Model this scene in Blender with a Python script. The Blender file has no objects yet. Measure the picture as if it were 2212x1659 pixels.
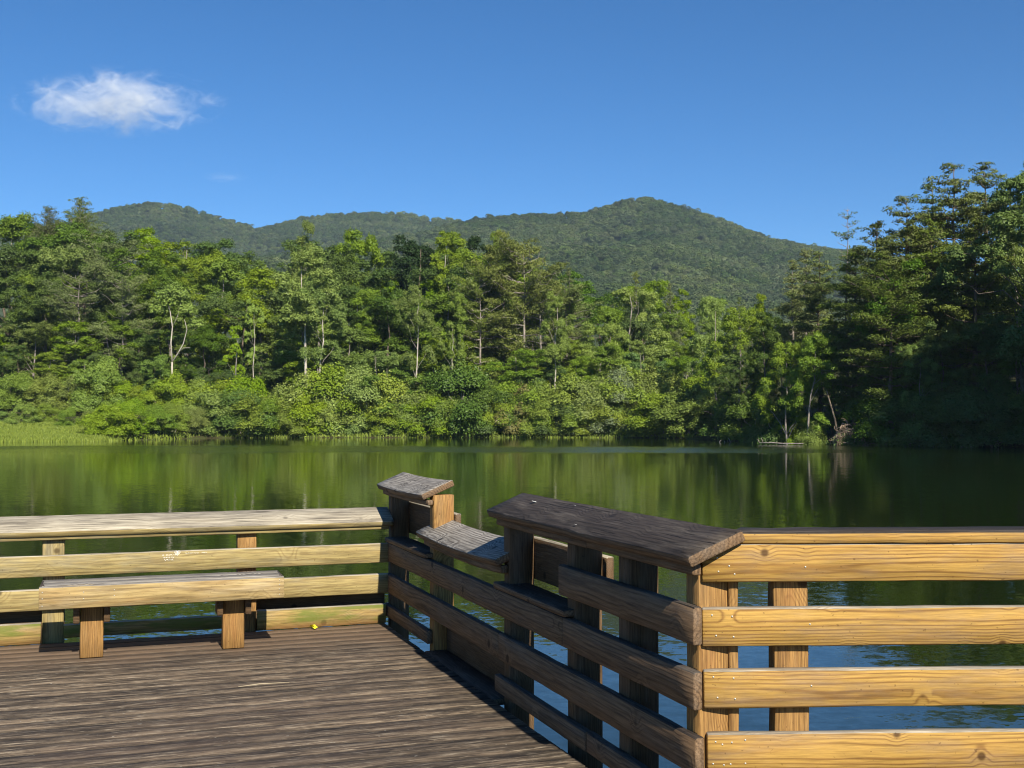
import bpy, math, random
import numpy as np
from mathutils import Matrix, Vector

SC = bpy.context.scene
COL = SC.collection
R = math.radians
DECK = 0.70            # deck surface above the lake (m)
EYE = DECK + 1.49      # camera height above the lake
F_PX, CX, HY = 2430.0, 1106.0, 905.0   # photo measures (2212 px wide): focal length, centre, horizon row
SUN_EL, SUN_AZ = 37.0, 157.8           # sun behind the camera, to the right (azimuth clockwise from +Y)

# ------------------------------------------------------------------ helpers
def tag(o, label=None, cat=None, group=None, kind=None):
    if label: o['label'] = label
    if cat: o['category'] = cat
    if group: o['group'] = group
    if kind: o['kind'] = kind
    return o

def empty(name, loc):
    o = bpy.data.objects.new(name, None)
    o.location = loc; o.empty_display_size = 0.2
    COL.objects.link(o)
    return o

def np_mesh(name, verts, quads=None, tris=None, mats=(), mat_idx=None, attr=None, smooth=False):
    verts = np.asarray(verts, dtype=np.float32)
    me = bpy.data.meshes.new(name)
    loops, starts, tot = [], [], 0
    nq = 0 if quads is None else len(quads)
    nt = 0 if tris is None else len(tris)
    arr = []
    if nq: arr.append(np.asarray(quads, dtype=np.int32).ravel())
    if nt: arr.append(np.asarray(tris, dtype=np.int32).ravel())
    li = np.concatenate(arr)
    ls = np.concatenate([np.arange(nq) * 4, nq * 4 + np.arange(nt) * 3]).astype(np.int32)
    me.vertices.add(len(verts)); me.vertices.foreach_set('co', verts.ravel())
    me.loops.add(len(li)); me.loops.foreach_set('vertex_index', li)
    me.polygons.add(nq + nt); me.polygons.foreach_set('loop_start', ls)
    for m in mats: me.materials.append(m)
    if mat_idx is not None: me.polygons.foreach_set('material_index', np.asarray(mat_idx, dtype=np.int32))
    if smooth: me.polygons.foreach_set('use_smooth', np.ones(nq + nt, dtype=bool))
    if attr is not None:
        a = me.attributes.new('tint', 'FLOAT', 'FACE'); a.data.foreach_set('value', np.asarray(attr, dtype=np.float32))
    me.update(calc_edges=True); me.validate()
    return me

def link(name, me, parent=None, M=None):
    o = bpy.data.objects.new(name, me)
    COL.objects.link(o)
    if parent is not None:
        o.parent = parent
        pm = Matrix.Translation(parent.location)
        o.matrix_basis = (pm.inverted() @ M) if M is not None else pm.inverted()
    elif M is not None:
        o.matrix_basis = M
    return o

class MB:
    """collects tubes, bars and patches; build() links them as one mesh object"""
    def __init__(s): s.v, s.q, s.t, s.mi = [], [], [], []; s.n = 0
    def add(s, v, q=(), t=()):
        s.v.append(np.asarray(v, dtype=float).reshape(-1, 3))
        s.q += [tuple(i + s.n for i in f) for f in q]; s.t += [tuple(i + s.n for i in f) for f in t]
        s.n += len(s.v[-1])
    def tube(s, pts, rad, sides=6, cap=True):
        pts = np.asarray(pts, dtype=float); n = len(pts)
        rad = np.broadcast_to(np.asarray(rad, dtype=float), (n,))
        d = np.gradient(pts, axis=0); d /= np.linalg.norm(d, axis=1)[:, None] + 1e-9
        up = np.array([0.31, 0.17, 0.93]) if abs(d[0][2]) < .9 else np.array([0.95, 0.3, 0.05])
        V = []
        for i in range(n):
            a = np.cross(d[i], up); a /= np.linalg.norm(a) + 1e-9; b = np.cross(d[i], a)
            for k in range(sides):
                th = 2 * math.pi * k / sides
                V.append(pts[i] + rad[i] * (a * math.cos(th) + b * math.sin(th)))
        Q = [(i * sides + k, i * sides + (k + 1) % sides, (i + 1) * sides + (k + 1) % sides, (i + 1) * sides + k) for i in range(n - 1) for k in range(sides)]
        T = []
        if cap:
            T = [(0, k + 1, k) for k in range(1, sides - 1)] + [((n - 1) * sides, (n - 1) * sides + k, (n - 1) * sides + k + 1) for k in range(1, sides - 1)]
        s.add(V, Q, T)
    def box(s, c, size):
        c = np.asarray(c); h = np.asarray(size) / 2
        V = [c + h * np.array([x, y, z]) for x in (-1, 1) for y in (-1, 1) for z in (-1, 1)]
        s.add(V, [(0, 1, 3, 2), (4, 6, 7, 5), (0, 4, 5, 1), (2, 3, 7, 6), (0, 2, 6, 4), (1, 5, 7, 3)])
    def mesh(s, name, mat, smooth=False):
        return np_mesh(name, np.concatenate(s.v), s.q, s.t, (mat,), smooth=smooth)
    def build(s, name, mat, parent=None, M=None, smooth=False):
        return link(name, s.mesh(name, mat, smooth), parent, M)

# ------------------------------------------------------------------ node helper
class NG:
    def __init__(s, name):
        s.m = bpy.data.materials.new(name); s.m.use_nodes = True
        s.t = s.m.node_tree; s.t.nodes.clear()
        s.out = s.t.nodes.new('ShaderNodeOutputMaterial')
    def n(s, typ, **kw):
        nd = s.t.nodes.new(typ)
        for k, v in kw.items():
            if k.startswith('_'): setattr(nd, k[1:], v)
        return nd
    def put(s, sock, v):
        if isinstance(v, bpy.types.NodeSocket): s.t.links.new(v, sock)
        elif v is not None:
            if hasattr(sock.default_value, '__len__') and not hasattr(v, '__len__'): v = (v,) * len(sock.default_value)
            if hasattr(v, '__len__') and len(sock.default_value) == 4 and len(v) == 3: v = tuple(v) + (1,)
            sock.default_value = v
    def math(s, op, a, b=None, c=None, clamp=False):
        nd = s.n('ShaderNodeMath', _operation=op, _use_clamp=clamp)
        for i, v in enumerate((a, b, c)): s.put(nd.inputs[i], v) if v is not None else None
        return nd.outputs[0]
    def add(s, a, b): return s.math('ADD', a, b)
    def sub(s, a, b): return s.math('SUBTRACT', a, b)
    def mul(s, a, b): return s.math('MULTIPLY', a, b)
    def vm(s, op, a, b=None):
        nd = s.n('ShaderNodeVectorMath', _operation=op)
        s.put(nd.inputs[0], a)
        if b is not None: s.put(nd.inputs[3] if op == 'SCALE' else nd.inputs[1], b)
        return nd.outputs['Value'] if op in ('LENGTH', 'DOT_PRODUCT', 'DISTANCE') else nd.outputs[0]
    def comb(s, x, y, z):
        nd = s.n('ShaderNodeCombineXYZ')
        for i, v in enumerate((x, y, z)): s.put(nd.inputs[i], v)
        return nd.outputs[0]
    def sep(s, v):
        nd = s.n('ShaderNodeSeparateXYZ'); s.put(nd.inputs[0], v); return nd.outputs
    def noise(s, vec, scale=1.0, detail=3, rough=.5, dist=0.0, col=False):
        nd = s.n('ShaderNodeTexNoise'); s.put(nd.inputs['Vector'], vec)
        s.put(nd.inputs['Scale'], scale); s.put(nd.inputs['Detail'], detail); s.put(nd.inputs['Roughness'], rough); s.put(nd.inputs['Distortion'], dist)
        return nd.outputs['Color'] if col else nd.outputs[0]
    def voro(s, vec, scale=1.0):
        nd = s.n('ShaderNodeTexVoronoi'); s.put(nd.inputs['Vector'], vec); s.put(nd.inputs['Scale'], scale); return nd.outputs['Distance']
    def mapr(s, v, a, b, c=0.0, d=1.0, smooth=True):
        nd = s.n('ShaderNodeMapRange', _interpolation_type='SMOOTHSTEP' if smooth else 'LINEAR', _clamp=True) if smooth else s.n('ShaderNodeMapRange')
        for i, x in enumerate((v, a, b, c, d)): s.put(nd.inputs[i], x)
        return nd.outputs[0]
    def mix(s, f, a, b, mode='MIX'):
        nd = s.n('ShaderNodeMix', _data_type='RGBA', _blend_type=mode)
        s.put(nd.inputs[0], f); s.put(nd.inputs[6], a); s.put(nd.inputs[7], b); return nd.outputs[2]
    def hsv(s, col, h=.5, sat=1.0, v=1.0):
        nd = s.n('ShaderNodeHueSaturation'); s.put(nd.inputs['Hue'], h); s.put(nd.inputs['Saturation'], sat); s.put(nd.inputs['Value'], v); s.put(nd.inputs['Color'], col); return nd.outputs[0]
    def bump(s, h, strength=.3, dist=.01):
        nd = s.n('ShaderNodeBump'); s.put(nd.inputs['Height'], h); s.put(nd.inputs['Strength'], strength); s.put(nd.inputs['Distance'], dist); return nd.outputs[0]
    def bsdf(s, col, rough=.7, spec=.3, normal=None, **kw):
        nd = s.n('ShaderNodeBsdfPrincipled'); s.put(nd.inputs['Base Color'], col); s.put(nd.inputs['Roughness'], rough); s.put(nd.inputs['Specular IOR Level'], spec)
        if normal is not None: s.put(nd.inputs['Normal'], normal)
        for k, v in kw.items(): s.put(nd.inputs[k.replace('_', ' ')], v)
        return nd.outputs[0]
    def done(s, sh, vol=False):
        s.t.links.new(sh, s.out.inputs['Volume' if vol else 'Surface']); return s.m

# ------------------------------------------------------------------ materials
def wood(name, light, dark, stain, grey=(.3, .28, .25), grey_amt=.2, ring=.55, crack=.25, freq=120., stain_amt=.5, knot_amt=1.0, rough=.75, algae=0.0, bump=.35, fine=190., kscale=4.2, fc=1.0, sharp=2.6, swirl=1.0):
    g = NG(name)
    P = g.n('ShaderNodeTexCoord').outputs['Object']
    rnd = g.n('ShaderNodeObjectInfo').outputs['Random']
    x, y, z = g.sep(P)
    off = g.comb(g.mul(rnd, 91.), g.mul(rnd, 37.), g.mul(rnd, 53.))
    q = g.vm('ADD', P, off)
    def st(a, b): return g.vm('MULTIPLY', q, (a, b, b))
    n1 = g.sub(g.noise(st(.8, 2.5), 1, 2), .5)
    n2 = g.sub(g.noise(g.vm('ADD', st(1.4, 3.), (7.7, 3.1, 9.2)), 1, 2), .5)
    dk = g.voro(q, kscale)
    kin = g.mapr(dk, .42 - .12 * (swirl < 1), .05)
    yy = g.add(g.add(y, g.mul(n1, .07 * swirl)), g.add(.045, g.mul(g.math('FRACT', g.mul(rnd, 17.3)), .05)))
    zz = g.add(g.add(z, g.mul(n2, .08 * swirl)), g.mul(g.sub(g.math('FRACT', g.mul(rnd, 31.7)), .5), .10))
    r = g.math('SQRT', g.add(g.mul(yy, yy), g.mul(zz, zz)))
    r = g.add(g.mul(r, freq), g.add(g.mul(kin, 2.6 * knot_amt * swirl), g.mul(g.noise(st(4., 40.), 1, 2), .55)))
    s1 = g.add(.5, g.mul(g.math('SINE', g.mul(r, 6.2832)), .5))
    s1 = g.math('POWER', s1, sharp)
    broad = g.noise(st(1.3, 6.), 1, 3)
    ringf = g.mul(s1, g.mapr(broad, .25, .7, ring * .45, ring))
    fib = g.noise(st(fine * .04, fine), 1, 4, .68)
    c = g.mix(ringf, light, dark)
    c = g.mix(g.mul(g.mapr(g.noise(st(1.6, 9.), 1.3, 4, .6), .48, .72), stain_amt), c, stain)
    c = g.mix(g.mul(g.mapr(g.noise(g.vm('ADD', st(2.2, 12.), (5., 8., 2.)), 1, 5, .65), .42, .72), grey_amt), c, grey)
    c = g.mix(1.0, c, g.mix(g.mapr(fib, .28, .72), (1 - .40 * fc, 1 - .415 * fc, 1 - .43 * fc), (1 + .36 * fc, 1 + .37 * fc, 1 + .38 * fc)), 'MULTIPLY')
    core = g.mapr(dk, .125, .06, 0, .85 * knot_amt)
    c = g.mix(core, c, tuple(v * .38 for v in dark))
    ck = g.noise(st(2.4, min(120., fine * .75)), 1, 4, .62)
    cr = g.mul(g.mapr(ck, .60, .72), crack)
    c = g.mix(cr, c, (.022, .017, .013))
    sp = g.noise(g.vm('MULTIPLY', q, (60., 75., 75.)), 1, 2)
    c = g.mix(g.mapr(sp, .69, .76, 0, .5), c, tuple(v * .3 for v in dark))
    if algae:
        c = g.mix(g.mul(g.mapr(g.noise(st(2.5, 14.), 1, 4, .6), .38, .62), algae), c, (.16, .19, .03))
        c = g.mix(g.mul(g.mapr(z, -.02, -.07), .75), c, (.27, .13, .045))
    c = g.hsv(c, .5, 1.0, .76)
    h = g.add(g.mul(s1, .35), g.add(g.mul(fib, .35), g.mul(cr, -2.2)))
    return g.done(g.bsdf(c, rough, .25, g.bump(h, bump, .004)))

def foliage(name, col, var=.22, trans=.3, hue=.011, patch=0.):
    g = NG(name)
    rnd = g.n('ShaderNodeObjectInfo').outputs['Random']
    tint = g.n('ShaderNodeAttribute', _attribute_name='tint').outputs['Fac']
    v = g.add(1 - var, g.mul(tint, 2 * var))
    v = g.mul(v, g.add(.82, g.mul(rnd, .36)))
    h = g.add(.5 - hue * .6, g.mul(g.math('FRACT', g.mul(rnd, 7.7)), hue * 2))
    h = g.add(h, g.mul(g.sub(tint, .5), -.02))
    c = g.hsv(col, h, g.add(.85, g.mul(g.math('FRACT', g.mul(rnd, 3.3)), .25)), v)
    if patch:
        W_ = g.n('ShaderNodeNewGeometry').outputs['Position']
        c = g.mix(g.mul(g.mapr(g.noise(W_, .012, 4, .6), .42, .62), patch), c, g.hsv(c, .475, .95, 1.55))
        c = g.mix(g.mul(g.mapr(g.noise(g.vm('ADD', W_, (311., 77., 9.)), .02, 4, .6), .5, .64), patch * .8), c, g.hsv(c, .52, .9, .6))
    d = g.n('ShaderNodeBsdfDiffuse'); g.put(d.inputs[0], c)
    tr = g.n('ShaderNodeBsdfTranslucent'); g.put(tr.inputs[0], g.hsv(c, .485, 1.05, 1.25))
    mx = g.n('ShaderNodeMixShader'); g.put(mx.inputs[0], trans); g.t.links.new(d.outputs[0], mx.inputs[1]); g.t.links.new(tr.outputs[0], mx.inputs[2])
    gl = g.n('ShaderNodeBsdfGlossy'); g.put(gl.inputs['Roughness'], .42); g.put(gl.inputs['Color'], (1, 1, 1))
    m2 = g.n('ShaderNodeMixShader'); g.put(m2.inputs[0], .012); g.t.links.new(mx.outputs[0], m2.inputs[1]); g.t.links.new(gl.outputs[0], m2.inputs[2])
    return g.done(m2.outputs[0])

def bark(name, a, b, scale=6.):
    g = NG(name)
    P = g.n('ShaderNodeTexCoord').outputs['Object']
    n = g.noise(g.vm('MULTIPLY', P, (scale, scale, scale * .25)), 1, 5, .65)
    c = g.mix(g.mapr(n, .35, .65), a, b)
    return g.done(g.bsdf(c, .85, .2, g.bump(n, .5, .03)))

def plain(name, col, rough=.6, metallic=0., var=.15):
    g = NG(name)
    P = g.n('ShaderNodeTexCoord').outputs['Object']
    c = g.hsv(col, .5, 1, g.add(1 - var, g.mul(g.noise(P, 40., 3), 2 * var)))
    return g.done(g.bsdf(c, rough, .4, Metallic=metallic))

M_GOLD = wood('treated_pine', (.51, .30, .07), (.185, .078, .018), (.41, .215, .06), grey=(.30, .205, .125), grey_amt=.6, ring=.85, crack=.2, freq=92, kscale=5.6, fc=.6, sharp=3.2, stain_amt=.5, swirl=.42)
M_GOLDTOP = wood('weathered_pine_edge', (.42, .36, .27), (.2, .15, .09), (.3, .22, .12), grey=(.2, .18, .16), grey_amt=.6, crack=.6)
M_POST = wood('treated_post', (.40, .22, .068), (.19, .085, .028), (.37, .17, .055), grey=(.3, .2, .1), grey_amt=.3, ring=.7, crack=.2, freq=80)
M_PALE = wood('sun_bleached_pine', (.41, .315, .125), (.25, .165, .062), (.34, .255, .085), grey=(.27, .235, .15), grey_amt=.7, ring=.55, crack=.3, freq=48, fine=95)
M_BLEACH = wood('bleached_cap', (.50, .44, .33), (.26, .21, .15), (.40, .34, .24), grey=(.13, .11, .09), grey_amt=.65, ring=.45, crack=.95, freq=46, knot_amt=.7, bump=.7, fine=80)
M_BENCH = wood('worn_bench_pine', (.44, .315, .13), (.23, .14, .055), (.36, .21, .075), grey=(.52, .43, .28), grey_amt=.5, ring=.5, crack=.5, freq=45, fine=85)
M_KICK = wood('mossy_kick_pine', (.40, .27, .09), (.22, .13, .045), (.33, .2, .06), grey_amt=.3, algae=.9, crack=.5, fine=80)
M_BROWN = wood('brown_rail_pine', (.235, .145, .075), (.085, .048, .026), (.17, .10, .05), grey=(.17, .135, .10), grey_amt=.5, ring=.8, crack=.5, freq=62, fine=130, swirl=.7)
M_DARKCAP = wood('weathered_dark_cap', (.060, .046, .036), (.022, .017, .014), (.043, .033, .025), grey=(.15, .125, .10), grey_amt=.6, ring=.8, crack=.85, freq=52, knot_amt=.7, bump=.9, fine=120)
M_GREYCAP = wood('weathered_grey_cap', (.37, .335, .285), (.065, .052, .042), (.22, .185, .145), grey=(.36, .33, .29), grey_amt=.4, ring=.95, crack=.6, freq=52, bump=.8, fine=110)
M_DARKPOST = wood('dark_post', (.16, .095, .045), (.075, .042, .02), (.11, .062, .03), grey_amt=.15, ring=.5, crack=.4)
M_NAIL = plain('nail_metal', (.52, .49, .42), .35, .3)
M_WHITEPAINT = plain('white_marker', (.85, .83, .76), .7)
M_BLACKINK = plain('dark_marker', (.035, .03, .025), .7)
M_YELLOW = plain('yellow_petal', (.75, .66, .02), .6)
M_TWIG = plain('dry_twig', (.38, .31, .2), .8)

def deck_mat():
    g = NG('weathered_deck')
    P = g.n('ShaderNodeTexCoord').outputs['Object']
    rnd = g.n('ShaderNodeNewGeometry').outputs['Random Per Island']
    q = g.vm('ADD', P, g.comb(g.mul(rnd, 71.), g.mul(rnd, 13.), g.mul(rnd, 29.)))
    def st(a, b): return g.vm('MULTIPLY', q, (a, b, b))
    big = g.noise(g.vm('MULTIPLY', P, (.7, 1.2, 1.)), 1, 4, .6)
    s = g.noise(st(3.4, 26.), 1, 6, .68, .3)
    f = g.noise(st(6., 58.), 1, 5, .74)
    c = g.mix(g.mapr(s, .36, .62), (.055, .041, .029), (.240, .175, .112))
    c = g.mix(g.mapr(f, .52, .66, 0, .9), c, (.52, .42, .29))
    c = g.mix(g.mapr(g.noise(st(4.5, 34.), 1.2, 5, .68), .53, .63, 0, .8), c, (.034, .026, .02))
    c = g.mix(1.0, c, g.mix(rnd, (.72, .72, .74), (1.28, 1.25, 1.2)), 'MULTIPLY')
    c = g.mix(g.mapr(big, .45, .75, 0, .35), c, (.16, .105, .075))
    x, y, z = g.sep(P)
    dirt = g.mul(g.mapr(g.add(y, g.mul(g.noise(P, 2.6, 4, .6), .7)), .15, .75, 1, 0), .0)
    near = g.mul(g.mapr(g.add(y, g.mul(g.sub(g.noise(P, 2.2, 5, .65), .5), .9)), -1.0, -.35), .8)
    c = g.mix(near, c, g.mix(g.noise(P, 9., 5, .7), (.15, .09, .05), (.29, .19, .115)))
    sp = g.noise(g.vm('MULTIPLY', P, (35., 45., 40.)), 1, 2)
    c = g.mix(g.mapr(sp, .74, .77, 0, .8), c, (.5, .45, .36))
    ed = g.math('ABSOLUTE', g.sub(g.math('FRACT', g.math('DIVIDE', g.sub(g.mul(y, -1.0), .012), .1425)), .479))
    c = g.mix(g.mul(g.mapr(g.add(ed, g.mul(g.sub(g.noise(st(3., 8.), 1, 3), .5), .16)), .36, .45), .65), c, (.026, .02, .015))
    c = g.hsv(c, .5, .92, .72)
    h = g.add(g.mul(s, 1.0), g.mul(f, .6))
    return g.done(g.bsdf(c, .8, .25, g.bump(h, .75, .006)))
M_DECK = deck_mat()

# ------------------------------------------------------------------ boards
def board_mesh(name, L, T, H, mats, top_slot=None, bow=0.0, warp=.0009, ch=.005, end_cut=(0, 0), seed=0, nails=(), notch=()):
    """length along +X from 0, thickness along Y (front at -T/2), height along Z; chamfered, slightly uneven.
    end_cut: extra length of the back (+Y) edge at each end; nails: (x, z) on the front face"""
    rs = np.random.RandomState(seed + int(L * 1000))
    n = max(2, int(L / .12)); xs = np.linspace(0, L, n + 1)
    sec = np.array([(-T/2, -H/2+ch), (-T/2+ch, -H/2), (T/2-ch, -H/2), (T/2, -H/2+ch), (T/2, H/2-ch), (T/2-ch, H/2), (-T/2+ch, H/2), (-T/2, H/2-ch)])
    V = []
    rows = [(xs[0], .80)] + [(xs[0] + ch * .7, 1)] + [(v, 1) for v in xs[1:-1]] + [(xs[-1] - ch * .7, 1)] + [(xs[-1], .80)]
    for x, sc in rows:
        j = rs.normal(0, warp, (8, 2)) if 0 < x < L else np.zeros((8, 2))
        t = x / L
        dz = -bow * 4 * t * (1 - t)
        for k, (a, b) in enumerate(sec):
            ff = 0 if sc == 1 else 1
            aa = a - np.sign(a) * ch * .55 * ff; bb = b - np.sign(b) * ch * .55 * ff
            ex = (1 - t) * -end_cut[0] * (a / T + .5) + t * end_cut[1] * (a / T + .5)
            V.append((x + ex, aa + j[k, 0] * .5, bb + j[k, 1] + dz))
    nr = len(rows)
    Q = [(i * 8 + k, (i + 1) * 8 + k, (i + 1) * 8 + (k + 1) % 8, i * 8 + (k + 1) % 8) for i in range(nr - 1) for k in range(8)]
    mi = []
    for i in range(nr - 1):
        for k in range(8):
            mi.append(1 if (top_slot and k in (4, 5, 6)) else 0)
    Q += [(0, 7, 6, 5), (0, 5, 4, 3), (0, 3, 2, 1)]; e = (nr - 1) * 8
    Q = Q[:-3]
    T3 = [(0, k, k + 1) for k in range(1, 7)] + [(e, e + k + 1, e + k) for k in range(1, 7)]
    mi += [0] * len(T3)
    nm = len(mats)
    Q2, T2, V2 = [], [], []
    base = len(V)
    for (nx, nz) in nails:
        ring = []
        r0 = .0031
        for k in range(7):
            th = 2 * math.pi * k / 7
            ring.append((nx + r0 * math.cos(th), -T/2 - .0022, nz + r0 * math.sin(th)))
        b = base + len(V2); V2 += ring
        ring2 = [(p[0] + (p[0] - nx) * .3, -T/2 + .002, p[2] + (p[2] - nz) * .3) for p in ring]; V2 += ring2
        T2 += [(b, b + k, b + k + 1) for k in range(1, 6)]
        Q2 += [(b + k, b + 7 + k, b + 7 + (k + 1) % 7, b + (k + 1) % 7) for k in range(7)]
    allq = Q + Q2; allt = T3 + T2
    idx = mi[:len(Q)] + [nm] * len(Q2) + mi[len(Q):] + [nm] * len(T2)
    me = np_mesh(name, np.array(V + V2), allq, allt, list(mats) + [M_NAIL], idx)
    return me

def frame(o, xd, tilt=0.0):
    """matrix with X along xd (horizontal), Y to its left (away from the viewer side), Z up, rolled by tilt about X"""
    xd = Vector((xd[0], xd[1], 0)).normalized(); zd = Vector((0, 0, 1)); yd = zd.cross(xd)
    m = Matrix((xd, yd, zd)).transposed().to_4x4()
    return Matrix.Translation(o) @ m @ Matrix.Rotation(tilt, 4, 'X')

# local frames of the three railings (measured): direction of each rail, boards' front plane
aL, aM, aR = R(70.85), R(-20.2), R(87.72)
def dirv(a): return np.array([math.sin(a), math.cos(a)])
def nrm(a): return np.array([math.cos(a), -math.sin(a)])   # horizontal normal
cL, cM, cR = -8.138, 2.054, -4.141
KL = 1.022             # the left railing and bench stand this much farther out than first measured
def PL(s, w, z):   # w: metres from the board-front plane towards the deck
    p = (dirv(aL) * s + nrm(aL) * (cL + w)) * KL; return Vector((p[0], p[1], EYE - (1.49 - z) * KL))
def PR(s, w, z):
    p = dirv(aR) * s + nrm(aR) * (cR + w); return Vector((p[0], p[1], z + DECK))
def PM(s, w, z):   # deck lies at smaller n.p
    p = dirv(aM) * s + nrm(aM) * (cM - w); return Vector((p[0], p[1], z + DECK))
dL, dR, dM = dirv(aL), dirv(aR), -dirv(aM)     # +X of boards so that -Y (front) faces the deck

seedc = [0]
def rail(P, d, root, name, s0, s1, z0, z1, w=0., T=.038, mats=None, top=False, tilt=0., bow=0., nails=(), end_cut=(0, 0), label=None, flip=False, parent=None):
    """a horizontal board between s0 and s1; front face at w (towards deck), z0..z1"""
    seedc[0] += 1
    k_ = KL if P is PL else 1.0
    L = abs(s1 - s0) * k_; H = (z1 - z0) * k_
    st = s0 if not flip else s1
    o = P(st, w - T / 2, (z0 + z1) / 2)
    me = board_mesh(name, L, T, H, mats, top, bow, seed=seedc[0], nails=nails, end_cut=end_cut)
    ob = link(name, me, parent or root, frame(o, d, tilt))
    if label: ob['label'] = label
    return ob

def post(P, d, root, s0, s1, w0, w1, ztop, mats, zbot=-1.6, name='post', label=None):
    """upright timber between s0..s1 along the rail and w1..w0 across; board length runs vertically"""
    seedc[0] += 1
    k_ = KL if P is PL else 1.0
    sx, wy = abs(s1 - s0) * k_, abs(w0 - w1) * k_
    me = board_mesh(name, (ztop - zbot) * k_, wy, sx, mats, False, seed=seedc[0], warp=.0015)
    c = P((s0 + s1) / 2, (w0 + w1) / 2, zbot)
    xd = Vector((d[0], d[1], 0)); yd = Vector((0, 0, 1)).cross(xd)
    m = Matrix((Vector((0, 0, 1)), yd, -xd)).transposed().to_4x4()
    ob = link(name, me, root, Matrix.Translation(c) @ m)
    if label: ob['label'] = label
    return ob

rs = np.random.RandomState(5)
def nailset(xs, H, n=2):
    out = []
    for x in xs:
        for k in range(n):
            out.append((x + rs.uniform(-.02, .02), (-.5 + (k + .5) / n) * H * .8 + rs.uniform(-.012, .012)))
    return out

# ---- right railing (faces the camera, in full sun)
rr = empty('railing', PR(1.6, -.08, 0))
tag(rr, 'golden sunlit wooden railing with four wide boards and a flat cap', 'railing')
rE = 3.3
for i, (za, zb) in enumerate(((.887, 1.027), (.651, .792), (.425, .565), (.175, .333))):
    s0 = (.868, .868, .872, .884)[i]
    ln = [(.035, .045), (.11, .04), (.05, -.03), (.115, -.035), (.40, .01 if i else -.01)] if i else [(.055, .02), (.10, -.01), (.06, -.03), (.12, -.04), (.385, -.015)]
    if i == 3: ln = [(.03, .05), (.055, .04), (.09, .047), (.14, .055), (.02, -.03), (.06, -.035), (.085, -.032), (.14, -.03)]
    me_n = [(x, z) for x, z in ln] + [(1.25, .03), (1.27, -.03), (1.9, .0)]
    rail(PR, dR, rr, 'rail_board', s0, rE, za, zb, mats=(M_GOLD, M_GOLDTOP), top=True, nails=me_n)
rail(PR, dR, rr, 'cap_board', .965, rE, 1.029, 1.071, w=.008, T=.19, mats=(M_GOLD, M_DARKCAP), top=True, end_cut=(-.09, 0))
post(PR, dR, rr, .975, 1.012, -.042, -.128, 1.025, (M_POST,), name='post_board')
post(PR, dR, rr, 1.145, 1.274, -.040, -.128, 1.026, (M_POST,))
post(PR, dR, rr, 2.35, 2.48, -.040, -.128, 1.026, (M_POST,))
post(PR, dR, rr, 3.1, 3.23, -.040, -.128, 1.026, (M_POST,))

# ---- middle railing (runs away from the camera, deck side in shade)
rm = empty('railing', PM(6.0, -.08, 0))
tag(rm, 'dark shaded railing running away from the camera with tilted caps and a low middle', 'railing')
E0 = 3.661
def mrail(name, s0, s1, z0, z1, **k): return rail(PM, dM, rm, name, s1, s0, z0, z1, **k)
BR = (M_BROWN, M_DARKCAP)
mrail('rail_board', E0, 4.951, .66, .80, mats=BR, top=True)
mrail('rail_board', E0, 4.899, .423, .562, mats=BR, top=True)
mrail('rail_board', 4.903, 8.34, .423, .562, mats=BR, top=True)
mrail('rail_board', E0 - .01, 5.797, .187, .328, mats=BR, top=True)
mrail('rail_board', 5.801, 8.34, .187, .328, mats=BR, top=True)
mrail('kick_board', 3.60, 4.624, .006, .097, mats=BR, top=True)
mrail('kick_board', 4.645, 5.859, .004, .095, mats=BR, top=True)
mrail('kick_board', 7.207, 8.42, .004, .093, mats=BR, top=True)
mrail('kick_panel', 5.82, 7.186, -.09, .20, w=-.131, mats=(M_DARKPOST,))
for s0, s1, zt in ((8.336, 8.43, .96), (7.187, 7.285, .985), (5.722, 5.818, .955), (4.838, 4.934, .955), (4.276, 4.377, .955), (3.690, 3.788, .955)):
    lab = None
    post(PM, dM, rm, s0, s1, -.040, -.180, zt, (M_POST if s0 < 3.7 or abs(s0 - 7.187) < .01 else M_DARKPOST,), zbot=-1.6)
TILT = R(-23)
def mcap(s0, s1, zf, mats, bow=0., w_front=.045, W=.235, T=.043, name='cap_board', P=PM, d=dM, root=rm, flip=True, end_cut=(0, 0), label=None):
    """tilted cap: front top edge at height zf, low side towards the deck"""
    seedc[0] += 1
    me = board_mesh(name, abs(s1 - s0) * (KL if P is PL else 1.0), W, T, mats, True, bow, seed=seedc[0], end_cut=end_cut)
    t = -TILT
    # centre of the section relative to the front-top edge
    dy = W / 2 * math.cos(t) + T / 2 * math.sin(t); dz = W / 2 * math.sin(t) - T / 2 * math.cos(t)
    o = P(s1 if flip else s0, w_front - dy, zf + dz)
    ob = link(name, me, root, frame(o, d, -TILT))
    if label: ob['label'] = label
    return ob
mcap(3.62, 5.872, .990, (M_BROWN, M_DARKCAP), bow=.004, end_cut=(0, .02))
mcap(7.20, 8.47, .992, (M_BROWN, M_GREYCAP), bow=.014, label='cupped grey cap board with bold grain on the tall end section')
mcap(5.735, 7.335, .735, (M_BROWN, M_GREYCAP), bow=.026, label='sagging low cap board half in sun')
mrail('cap_support', E0, 4.617, .915, .956, w=.002, mats=(M_BROWN,))
mrail('cap_support', 4.621, 5.826, .912, .955, w=.002, mats=(M_BROWN,))
mrail('cap_support', 7.19, 8.44, .918, .952, w=.002, mats=(M_BROWN,), bow=.006)
mrail('cap_support', 5.742, 7.288, .655, .698, w=.002, mats=(M_BROWN,), bow=.018)
rail(PM, dM, rm, 'sill_board', 7.18, 5.83, -.072, -.034, w=.024, T=.1545, mats=(M_BROWN, M_DARKCAP), top=True)
mrail('shelf', 4.858, 5.85, .566, .600, w=.012, T=.16, mats=(M_BROWN, M_DARKCAP), top=True)
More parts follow.
